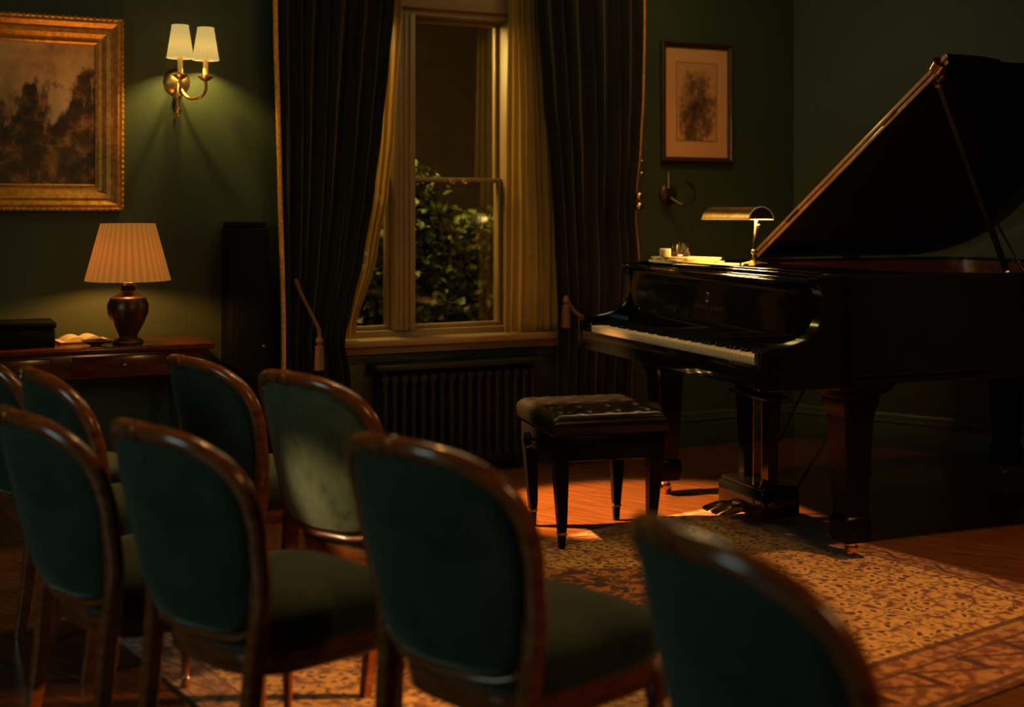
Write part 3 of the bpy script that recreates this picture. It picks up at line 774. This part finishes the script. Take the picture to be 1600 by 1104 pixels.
# fallboard
fp = [(.222, .733), (.224, .742), (.227, .79), (.231, .85), (.234, .91), (.236, .945), (.232, .960), (.222, .964), (.222, .976), (.236, .980), (.262, .980), (.262, .733)]
fb = pb(MB().prism(fp, .057, W-.057, M4=YZ, b=.003), 'fallboard', M['lacquer'], smooth=40)
# lettering and emblem on the fallboard
def text_mesh(body, size):
    cu = bpy.data.curves.new('letters', 'FONT'); cu.body = body; cu.size = size; cu.align_x = 'CENTER'; cu.extrude = .0004; cu.space_character = 1.1
    ob = bpy.data.objects.new('letters', cu); col.objects.link(ob)
    bpy.context.view_layer.update()
    me = bpy.data.meshes.new_from_object(ob.evaluated_get(bpy.context.evaluated_depsgraph_get()))
    bpy.data.objects.remove(ob); return me
me = text_mesh('STEINWAY & SONS', .026)
ob = bpy.data.objects.new('lettering', me); col.objects.link(ob); ob.parent = fb; me.materials.append(M['oldbrass'])
ob.location = (.72*PS, .2302*PS-.002, .835*PS); ob.rotation_euler = (R(86.5), 0, 0)
ob['label'] = 'small brass maker lettering'
em = MB()
for sg in (-1, 1):
    em.tube(catmull([(0, -.018, 0), (sg*.013, -.012, 0), (sg*.011, .0, 0), (sg*.007, .010, 0), (sg*.014, .020, 0)], 5), .0014, 6)
em.tube([(0, -.018, 0), (0, .024, 0)], .0012, 6); em.tube([(-.004, -.012, 0), (-.004, .02, 0)], .0007, 6); em.tube([(.004, -.012, 0), (.004, .02, 0)], .0007, 6)
em.tube([(-.012, .018, 0), (.012, .018, 0)], .0012, 6); em.box(-.011, .011, -.024, -.019, -.001, .001)
eo = em.build('lyre_emblem', M['oldbrass'], fb); eo.location = (.72*PS, .2325*PS-.003, .883*PS); eo.rotation_euler = (R(86.5), 0, 0)
# flat top between the fallboard and the open lid: pin block cover with the folded music desk
pb(MB().box(.057, W-.057, .264, .915, .972, .985, .003), 'front_cover', M['lacquer'])
pb(MB().box(.12, W-.12, .30, .62, .9855, .9985, .004).box(.16, W-.16, .32, .345, .9985, 1.006, .002), 'music_desk', M['lacquer'])
# legs
def leg(k, d, top=.62, rise=0.0):
    T = Matrix.Translation((k, d, 0))
    def sq(h, z): return [(h*c_[0], h*c_[1], z) for c_ in ((-1, -.86), (-.86, -1), (.86, -1), (1, -.86), (1, .86), (.86, 1), (-.86, 1), (-1, .86))]
    rings = [sq(.042, .155), sq(.045, .16), sq(.060, .50), (sq(.066, .53)), sq(.074, .545), sq(.074, .57), sq(.088, .59), sq(.11, .605), sq(.115, top+.003)]
    lo = pb(MB().loft(rings, M4=T), 'leg', M['blackwood'], smooth=30)
    c_ = pb(MB().loft([sq(.036, .062), sq(.050, .066), sq(.055, .09), sq(.055, .14), sq(.050, .152), sq(.043, .158)], M4=T), 'leg_collar', M['blackwood'], lo, 30)
    cm = MB(); r0 = rise/PS
    cm.lathe([(.016, .044), (.020, .050), (.020, .064)], 16, M4=T)
    cm.box(-.018, -.012, -.016, .020, r0+.018, .048, .002, M4=T); cm.box(.012, .018, -.016, .020, r0+.018, .048, .002, M4=T)
    cm.lathe([(.018, -.009), (.0225, -.007), (.0225, .007), (.018, .009)], 20, M4=T @ Matrix.Translation((0, .006, r0+.0225)) @ Matrix.Rotation(PI/2, 4, 'Y'))
    pb(cm, 'caster', M['brass'], lo)
for k, d in ((.215, .315), (1.368, .425), (.50, 1.93)):
    q = PM @ Vector((k, d, 0)); leg(k, d, rise=rug_h(q.x, q.y))
# pedal lyre
LX, LY = .815, .40
ly = MB()
for sg in (-1, 1): ly.loft([[(LX+sg*.10+a*.026, LY+b*.026, z) for a, b in ((-1, -1), (1, -1), (1, 1), (-1, 1))] if z > .5 else [(LX+sg*(.10 if z > .4 else .085)+a*.02, LY+b*.022, z) for a, b in ((-1, -1), (1, -1), (1, 1), (-1, 1))] for z in (.17, .3, .52, .62)])
ly.box(LX-.14, LX+.14, LY-.04, LY+.04, .575, .605, .004); ly.box(LX-.135, LX+.135, LY-.05, LY+.05, .50, .515, .004)
lyo = pb(ly, 'pedal_lyre', M['lacquer'])
pb(MB().box(LX-.16, LX+.16, LY-.085, LY+.085, .055, .155, .008).box(LX-.15, LX+.15, LY-.075, LY+.075, .155, .172, .006), 'pedal_box', M['lacquer'], lyo)
for dx in (-.065, 0, .065):
    pts = catmull([(LX+dx, LY-.06, .075), (LX+dx, LY-.12, .078), (LX+dx, LY-.17, .070), (LX+dx, LY-.20, .060)], 5)
    pb(MB().tube(pts, [.7+.6*min(1, i/6) for i in range(len(pts))], sec=[(-.013, -.004), (.013, -.004), (.015, 0), (.013, .005), (-.013, .005), (-.015, 0)], up=(0, 0, 1)), 'pedal', M['brass'], lyo)
for dx in (-.03, .03): pb(MB().tube([(LX+dx, LY, .17), (LX+dx, LY, .60)], .0042, 8), 'pedal_rod', M['oldbrass'], lyo)
for sg in (-1, 1): pb(MB().tube([(LX+sg*.12, LY+.07, .12), (LX+sg*.17, LY+.40, .60)], .005, 8), 'brace_rod', M['bronze'], lyo)
pb(MB().box(LX-.15, LX+.15, LY-.06, LY+.06, .0, .055), 'block_under', M['lacquer']).name
bpy.data.objects.remove(bpy.data.objects['block_under'])
# lid
LA = R(30.6)
LM = Matrix.Translation((-.012, 0, 1.004)) @ Matrix.Rotation(-LA, 4, 'Y')
FY = .93
lo_ = offset(out_, -.018)
lp_ = [(p_.x+.012, p_.y) for p_ in lo_ if p_.y > FY+.05]
lid_poly = [(0.0, FY)]+[p_ for p_ in lp_]+[(W+.03, FY)]
lid_poly = [(max(0, a), b) for a, b in lid_poly]
lid = pb(MB().prism(lid_poly, 0, .020, M4=LM, b=.003), 'lid', M['lacquer'], smooth=30)
pb(MB().box(.0, W+.034, FY, FY+.52 if False else FY+.13, .0205, .040, .004, M4=LM), 'front_flap_edge', M['lacquer'], lid)
bpy.data.objects.remove(bpy.data.objects['front_flap_edge'])
fl = [(0, FY-.004), (0, FY+.52), (1.28, FY+.44), (1.42, FY+.36), (W+.02, FY+.26), (W+.034, FY+.16), (W+.034, FY-.004)]
ff = pb(MB().prism(fl, .0208, .0408, M4=LM, b=.003), 'front_flap', M['lacquer'], lid, 30)
pb(MB().box(.004, W+.030, FY-.0075, FY-.0042, .0225, .0392, .0015, M4=LM), 'reflection_strip', M['edge'], ff)  # strips added to carry the painted reflection along both front edges
pb(MB().box(.004, W+.026, FY-.0035, FY-.0002, .0015, .0185, .0015, M4=LM), 'reflection_strip', M['edge'], lid)
for x in (.35, 1.12):
    pb(MB().tube([(x-.05, FY-.008, .0206), (x+.05, FY-.008, .0206)], .006, 10, M4=LM), 'flap_hinge', M['bronze'], lid)
hd = MB().lathe([(.020, -.024), (.031, -.020), (.032, .016), (.022, .022)], 20, M4=LM @ Matrix.Translation((W-.01, FY-.014, .016)) @ Matrix.Rotation(R(75), 4, 'Y'))
pb(hd, 'corner_latch', M['brass'], lid)
pb(MB().box(W-.075, W-.03, FY+.01, FY+.03, -.014, 0, .003, M4=LM), 'lid_bumper', M['brass'], lid)
for y in (1.0, 1.45): pb(MB().tube([(-.014, y-.05, 1.003), (-.014, y+.05, 1.003)], .007, 10), 'lid_hinge', M['brass'])
# prop
a = LM @ Vector((W-.10, FY+.045, -.004)); b = Vector((W-.045, 1.07, .985))
prp = pb(MB().tube([b, a], [1, 1], sec=[(-.011, -.006), (.011, -.006), (.011, .006), (-.011, .006)], up=(0, 1, 0)), 'lid_prop', M['lacquer'], smooth=20)
pb(MB().lathe([(.006, -.014), (.016, -.012), (.018, .0), (.010, .004)], 14, M4=Matrix.Translation(a)), 'prop_cup', M['brass'], prp)
pb(MB().sphere(tuple(b+Vector((0, 0, .012))), .011), 'prop_pivot', M['brass'], prp)
a2 = b+(a-b)*.45
pb(MB().tube([Vector((W-.03, 1.13, 1.0)), a2], .0045, 8), 'short_prop', M['lacquer'], prp)
# keyhole and case details
pb(MB().tube([(W+.001, .37, RB+.035), (W+.001, .95, RB+.035)], .004, 6), 'case_moulding', M['lacquer'])

# things standing on the piano
def onp(k, d, z=1.0): return PM @ Vector((k, d, z))
TOPZ = .9985
q = onp(.215, .42, TOPZ)
bkz = q.z
pile = [(.30, .225, .010, 0.05, 'cream sheet music book, lowest of the pile on the piano'), (.285, .215, .008, -.12, 'cream sheet music book, in the middle of the pile on the piano'), (.27, .20, .007, .16, 'cream sheet music book, topmost of the pile on the piano')]
for L_, W2_, T_, an, lb in pile:
    t_ = thing('sheet_music_book', lb, 'book', (q.x, q.y, bkz), PTH-PI/2+an+PI/2, 'sheet music on the piano')
    MB().box(-W2_/2, W2_/2, -L_/2, L_/2, 0, .0012, .0004).box(-W2_/2, W2_/2, -L_/2, L_/2, T_-.0012, T_, .0004).box(-W2_/2, -W2_/2+.002, -L_/2, L_/2, 0, T_).build('cover', M['paper'], t_)
    MB().box(-W2_/2+.0022, W2_/2-.003, -L_/2+.003, L_/2-.003, .0013, T_-.0013).build('page_block', M['paper'], t_)
    bkz += T_+.0002
qq = onp(.45, .42, TOPZ+.0002)
t_ = thing('loose_sheet_music', 'open folded sheet of music lying flat between the book pile and the brass lamp', 'sheet music', tuple(qq), PTH+.25)
MB().prism([(-.15, -.11), (.15, -.11), (.15, .11), (-.15, .11)], 0, .0015).build('sheet', M['paper'], t_, smooth=0)
mb = MB()
for r_ in range(5):
    for l_ in range(5):
        for sg in (-1, 1): mb.box(sg*.075-.06, sg*.075+.06, -.095+r_*.04+l_*.004, -.0945+r_*.04+l_*.004, .0015, .0016)
mb.build('staves', M['black'], t_, smooth=0)
q2 = onp(.155, .50)
g_ = thing('glass_tumbler', 'clear glass tumbler standing on the pile of sheet music', 'glass', (q.x-.02, q.y+.03, bkz+.0005))
MB().lathe([(.001, 0), (.036, 0), (.040, .004), (.045, .062), (.0435, .062), (.0385, .010), (.001, .009)], 32, cap=False).build('tumbler_wall', M['glass'], g_, smooth=60)
MB().lathe([(.001, .0095), (.0375, .0098), (.0395, .024), (.001, .0242)], 32).build('drink', simple('amber_drink', (.7, .38, .08, 1), .05, trans=.9).m, g_)
cq = Vector((q.x-.10, q.y-.03))
c_ = thing('votive_candle', 'small ivory candle on the pile of sheet music, left of the glass', 'candle', (cq.x, cq.y, bkz+.0005))
MB().lathe([(.024, 0), (.026, .003), (.026, .036), (.023, .039), (.001, .036)], 24).build('wax', M['candlewax'], c_)
MB().tube([(0, 0, .035), (.001, 0, .045)], .001, 5).build('wick', M['wick'], c_)
# piano lamp
q = onp(.63, .50, TOPZ+.0002)
pl = thing('piano_lamp', 'brass piano lamp with lit trough shade, standing on the music desk', 'lamp', tuple(q), PTH-PI/2)
MB().lathe([(.060, 0), (.064, .004), (.060, .012), (.03, .018), (.012, .024), (.010, .035)], 32).build('base', M['brass'], pl)
MB().tube(catmull([(0, 0, .03), (0, 0, .09), (-.004, .008, .13), (-.03, .03, .20), (-.08, .03, .253)], 6), .0065, 10).build('stem', M['brass'], pl)
MB().sphere((0, 0, .060), .013).sphere((-.012, .03, .172), .010).build('stem_knuckle', M['brass'], pl)
SL = .20; SR = .060
def arc(r, a0=8, a1=172, n=16): return [(r*1.05*math.cos(R(a0+(a1-a0)*i/n)), r*math.sin(R(a0+(a1-a0)*i/n))) for i in range(n+1)]
LT = Matrix.Translation((-.165, .015, .195)) @ Matrix.Rotation(R(0), 4, 'Z')
o1, i1 = arc(SR), arc(SR-.0025)
def trough(ri, ro, x0, x1):
    prof = ro+ri[::-1]
    return [[(x, p_[0], p_[1]) for p_ in prof] for x in (x0, x1)]
sd_ = MB().loft(trough(i1, o1, -SL, SL), M4=LT)
for x in (-SL, SL-.002): sd_.prism([(p_[0], p_[1]) for p_ in o1], x, x+.002, M4=LT @ YZ)
so_ = sd_.build('lamp_shade', M['oldbrass'], pl, smooth=40)
MB().loft(trough(arc(SR-.0045), arc(SR-.0030), -SL+.003, SL-.001), M4=LT).build('shade_lining', M['white_enamel'], so_, smooth=40)
rm = MB()
rm.tube([(-SL, -SR*1.04, .006), (SL, -SR*1.04, .006)]+[(SL, -p_[0], p_[1]) for p_ in o1[::-1]][::-1]+[(SL, SR*1.04, .006), (-SL, SR*1.04, .006)], .0028, 8, M4=LT); rm.build('shade_rim', M['white_enamel'], so_)
MB().tube([(-SL+.05, 0, .022), (SL-.10, 0, .022)], .010, 12, M4=LT).build('tube_bulb', M['bulb'], pl)
MB().tube([(-SL-.001, 0, .03), (-SL-.03, 0, .03)], .006, 10, M4=LT).sphere((-SL-.036, 0, .03), .010, M4=LT).build('switch_knob', M['brass'], pl)
c0 = Matrix.Translation(q) @ Matrix.Rotation(PTH-PI/2, 4, 'Z') @ LT @ Vector((0, 0, .005))
for kx in (-.11, .11):
    c1 = Matrix.Translation(q) @ Matrix.Rotation(PTH-PI/2, 4, 'Z') @ LT @ Vector((kx, 0, -.004)); lamp('piano_lamp_bulb', 'POINT', tuple(c1), 1.6, (1, .60, .20), .02)
la = lamp('piano_lamp_light', 'AREA', tuple(c0), 4, (1, .60, .20), (.30, .05)); la.rotation_euler = (0, 0, PTH-PI/2)

# ---------------------------------------------------------------- piano bench
bc = Vector((.315, 5.15)); ba = R(15)
bn = thing('piano_bench', 'black piano bench with button-tufted leather seat, in front of the keyboard', 'bench', (bc.x, bc.y, 0), ba)
bw, bd = .235, .255
ST = .53
def cushion(hw, hd, z0, z1, nx, ny, tuft):
    vs = []; fs = []; top = {}
    N = 40
    btn = [(-hw+2*hw*(i+.5)/nx, -hd+2*hd*(j+.5)/ny) for i in range(nx) for j in range(ny)]
    rings = []
    for i in range(N+1):
        for j in range(N+1):
            a, b = -1+2*i/N, -1+2*j/N
            x = hw*math.copysign(abs(a), a); y = hd*math.copysign(abs(b), b)
            e = min(1-abs(a), 1-abs(b))
            h = z1-(.024*(1-min(1, e/.14))**2)
            dmin = min(math.hypot(x-p_[0], y-p_[1]) for p_ in btn)
            h -= tuft*math.exp(-(dmin/.022)**2)
            # diamond creases
            u_, v_ = (x+hw)/(2*hw)*nx, (y+hd)/(2*hd)*ny
            cr_ = min(abs(((u_+v_) % 1)-0), abs(((u_+v_) % 1)-1), abs(((u_-v_) % 1)), abs(((u_-v_) % 1)-1))
            h -= tuft*.22*math.exp(-(cr_/.12)**2)*min(1, e/.15)
            vs.append((x, y, h))
    for i in range(N):
        for j in range(N):
            a = i*(N+1)+j; fs.append((a, a+N+1, a+N+2, a+1))
    per = [i*(N+1) for i in range(N+1)]+[N*(N+1)+j for j in range(1, N+1)]+[i*(N+1)+N for i in range(N-1, -1, -1)]+[j for j in range(N-1, 0, -1)]
    base = len(vs); P_ = len(per)
    for zz, k in (((z0+z1)/2, 1.012), (z0+.006, 1.0), (z0, .985)):
        for q_ in per: vs.append((vs[q_][0]*k, vs[q_][1]*k, zz))
    for j in range(P_):
        a, b = per[j], per[(j+1) % P_]
        fs.append((a, b, base+(j+1) % P_, base+j))
        for r_ in range(2):
            c2 = base+r_*P_; fs.append((c2+j, c2+(j+1) % P_, c2+P_+(j+1) % P_, c2+P_+j))
    fs.append(tuple(base+2*P_+j for j in range(P_)))
    return MB().add(vs, fs), btn
cu, btn = cushion(bw, bd, ST-.085, ST, 4, 4, .016)
cs_ = cu.build('seat_cushion', M['leather'], bn, smooth=60)
for x, y in btn: MB().sphere((x, y, ST-.016), .008, 10, 6, sc=(1, 1, .5)).build('button', M['leather'], cs_)
MB().box(-bw+.012, bw-.012, -bd+.012, bd-.012, ST-.185, ST-.086, .006).build('bench_frame', M['blackwood'], bn)
for sg in (-1, 1):
    kb = MB().lathe([(.008, 0), (.008, .03), (.028, .032), (.032, .04), (.028, .05), (.006, .053)], 20, M4=Matrix.Translation((0, 0, ST-.135)) @ Matrix.Translation((sg*(bw-.014), 0, 0)) @ Matrix.Rotation(sg*PI/2, 4, 'Y'))
    kb.build('height_knob', M['blackwood'], bn)
for sx in (-1, 1):
    for sy in (-1, 1):
        x, y = sx*(bw-.042), sy*(bd-.042)
        wq = Matrix.Rotation(ba, 4, 'Z') @ Vector((x, y, 0)); zf = rug_h(bc.x+wq.x, bc.y+wq.y)
        def sq(h, z, ix=0): return [(x-sx*ix+h*a, y-sy*ix+h*b, z) for a, b in ((-1, -1), (1, -1), (1, 1), (-1, 1))]
        lg = MB().loft([sq(.014, .062, .010), sq(.017, .10, .010), sq(.028, ST-.186, 0)]).build('leg', M['blackwood'], bn, smooth=20)
        MB().loft([sq(.0105, zf, .010), sq(.0135, .060, .010)]).build('foot_cap', M['blackwood'], lg, smooth=20)
        MB().loft([sq(.0150, .0595, .010), sq(.0168, .062, .010), sq(.0168, .068, .010), sq(.0150, .070, .010)]).build('ferrule', M['oldbrass'], lg, smooth=20)

# ---------------------------------------------------------------- salon chairs
def make_chair():
    root = thing('salon_chair', 'chair', 'chair')
    ZB, ZT = .405, .85
    def bend(x, z): return -.205-.23*(z-.45)-.02*max(0, z-.6)+.085*(x/.235)**2
    def outline(k=0.0, n=72):
        """closed outline of the back in (x, z), shrunk by k"""
        pts = []
        for i in range(n):
            a = 2*PI*i/n - PI/2
            ca, sa = math.cos(a), math.sin(a)
            if sa >= 0:
                e = 2.9; x = .238*math.copysign(abs(ca)**(2/e), ca); z = .655+(ZT-.655)*abs(sa)**(2/e)
            else:
                e = 6.5; x = .238*math.copysign(abs(ca)**(2/e), ca); z = .655-(.655-ZB)*abs(sa)**(2/e)
                x *= 1-.13*((.655-z)/(.655-ZB))**1.3
            pts.append(Vector((x, z)))
        if k:
            res = []
            for i, p_ in enumerate(pts):
                t_ = (pts[(i+1) % n]-pts[i-1]).normalized(); res.append(p_+Vector((-t_.y, t_.x))*k)
            return res
        return pts
    # upholstered back pad: shells on both faces
    ol = outline(.017); c = Vector((0, .65)); n = len(ol)
    vs = []; fs = []; LV = [0, .25, .45, .62, .76, .86, .93, .975, 1.0]
    for side in (-1, 1):
        for r_ in LV[1:]:
            th = (1-r_**3.2)**.55*(.022 if side < 0 else .030)
            for p_ in ol:
                q_ = c+(p_-c)*r_; vs.append((q_.x, bend(q_.x, q_.y)+side*(th+.006), q_.y))
        vs.append((c.x, bend(0, c.y)+side*((.022 if side < 0 else .030)+.006), c.y))
    m_ = len(LV)-1; per = m_*n+1
    for s_ in (0, 1):
        o_ = s_*per
        for i in range(m_-1):
            for j in range(n):
                a = o_+i*n+j; b = o_+i*n+(j+1) % n; fs.append((a, b, b+n, a+n))
        for j in range(n): fs.append((o_+per-1, o_+j, o_+(j+1) % n))
    for j in range(n):
        a = (m_-1)*n+j; b = (m_-1)*n+(j+1) % n; fs.append((a, b, b+per, a+per))
    MB().add(vs, fs).build('backrest', M['velvet'], root, smooth=70)
    # wooden hoop
    ho = outline(.0)
    pts = [(p_.x, bend(p_.x, p_.y), p_.y) for p_ in ho]
    sec = [(1.0*math.cos(a)*.0195, math.sin(a)*.021) for a in [2*PI*i/12 for i in range(12)]]
    hm = MB().tube(pts, [1.0-.6*min(1, max(0, (.46-p_.y)/.04)) for p_ in ho], sec=sec, closed=True, up=(0, 1, 0))
    hm.build('back_frame', M['chairwood'], root, smooth=50)
    # carved crest
    cz = ZT; cy = bend(0, cz)
    cm = MB().sphere((0, cy, cz+.014), .011, 12, 8, sc=(1.3, 1.2, .7))
    for sg in (-1, 1): cm.tube(catmull([(0, cy-.016, cz+.012), (sg*.014, cy-.020, cz+.004), (sg*.022, cy-.020, cz-.010), (sg*.012, cy-.020, cz-.014)], 4), .0045, 8)
    cm.build('crest_carving', M['chairwood'], root)
    # seat
    def seat_outline(k, n=48):
        pts = []
        for i in range(n):
            a = 2*PI*i/n; ca, sa = math.cos(a), math.sin(a); e = 3.6
            y = .225*math.copysign(abs(sa)**(2/e), sa)
            hw = .205+.04*((y+.225)/.45)
            pts.append(((hw-k)*math.copysign(abs(ca)**(2/e), ca), y*(1-k/.225)+.065))
        return pts
    rings = []
    for k, z in ((.010, .372), (.0, .378), (-.004, .40), (-.004, .435), (.006, .452), (.03, .464), (.08, .472), (.14, .475), (.19, .476)):
        rings.append([(p_[0], p_[1], z) for p_ in seat_outline(k)])
    MB().loft(rings).build('seat', M['velvet'], root, smooth=60)
    MB().loft([[(p_[0], p_[1], z) for p_ in seat_outline(k)] for k, z in ((.012, .318), (.006, .324), (.002, .366), (.008, .3715))]).build('seat_rail', M['chairwood'], root, smooth=50)
    # rear legs run up into the back frame
    for sg in (-1, 1):
        x = sg*.190
        pts = catmull([(sg*.200, -.190, 0), (sg*.196, -.165, .16), (sg*.197, -.148, .33), (sg*.205, bend(.205, .44), .44), (sg*.220, bend(.220, .54), .54)], 6)
        rr_ = [.85+.35*min(1, i/10)-.35*max(0, (i-17)/7) for i in range(len(pts))]
        MB().tube(pts, rr_, sec=[(-.014, -.013), (-.010, -.017), (.010, -.017), (.014, -.013), (.014, .013), (.010, .017), (-.010, .017), (-.014, .013)], up=(0, 1, 0)).build('leg', M['chairwood'], root, smooth=40)
    for sg in (-1, 1):
        MB().lathe([(.009, 0), (.013, .006), (.011, .02), (.009, .03), (.014, .036), (.010, .043), (.018, .25), (.022, .265), (.016, .275), (.024, .288), (.022, .32), (.020, .345)], 16,
                   M4=Matrix.Translation((sg*.208, .235, 0))).build('leg', M['chairwood'], root, smooth=50)
    return root
BK = Vector((0, -.245))                                         # where the back stands in the chair's own frame
chairs = [  # x, y of the back, facing angle, label
    (-.197, 2.44, 44, 1.0, 'teal velvet chair in the front row, its back filling the centre foreground'),
    (-.760, 2.72, 44, .987, 'teal velvet chair in the front row, left of the centre foreground chair'),
    (-1.135, 3.00, 50, .97, 'teal velvet chair in the front row at the left edge, lower than its neighbour'),
    (.262, 1.78, 64, 1.0, 'nearest teal velvet chair, blurred, its back alone at the right foreground'),
    (-.585, 3.50, 44, .99, 'stained velvet chair in the second row, painted in a lit tone, lit on its lower back, nearest the radiator'),
    (-1.005, 4.05, 49, .966, 'dark teal chair in the row behind, between the side table and the stained chair'),
    (-1.345, 3.66, 57, .99, 'dark teal chair in the row behind, under the front of the side table'),
    (-1.690, 4.02, 50, 1.0, 'chair cut off by the left edge, in the row behind, only its frame shoulder showing'),
]
proto_chair = make_chair()
for i, (x, y, ph, sz_, lb) in enumerate(chairs):
    o = proto_chair if i == 0 else copy_tree(proto_chair)
    F = Vector((math.sin(R(ph)), math.cos(R(ph))))
    o.location = (x+F.x*.262, y+F.y*.262, rug_h(x+F.x*.2, y+F.y*.2))
    o.scale = (1, 1, sz_); o.rotation_euler = (0, 0, -R(ph)); o['label'] = lb; o['group'] = 'velvet salon chairs'
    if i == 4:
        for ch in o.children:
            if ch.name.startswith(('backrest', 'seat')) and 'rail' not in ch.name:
                ch.data = ch.data.copy(); ch.data.materials[0] = M['velvet_lit_stained']
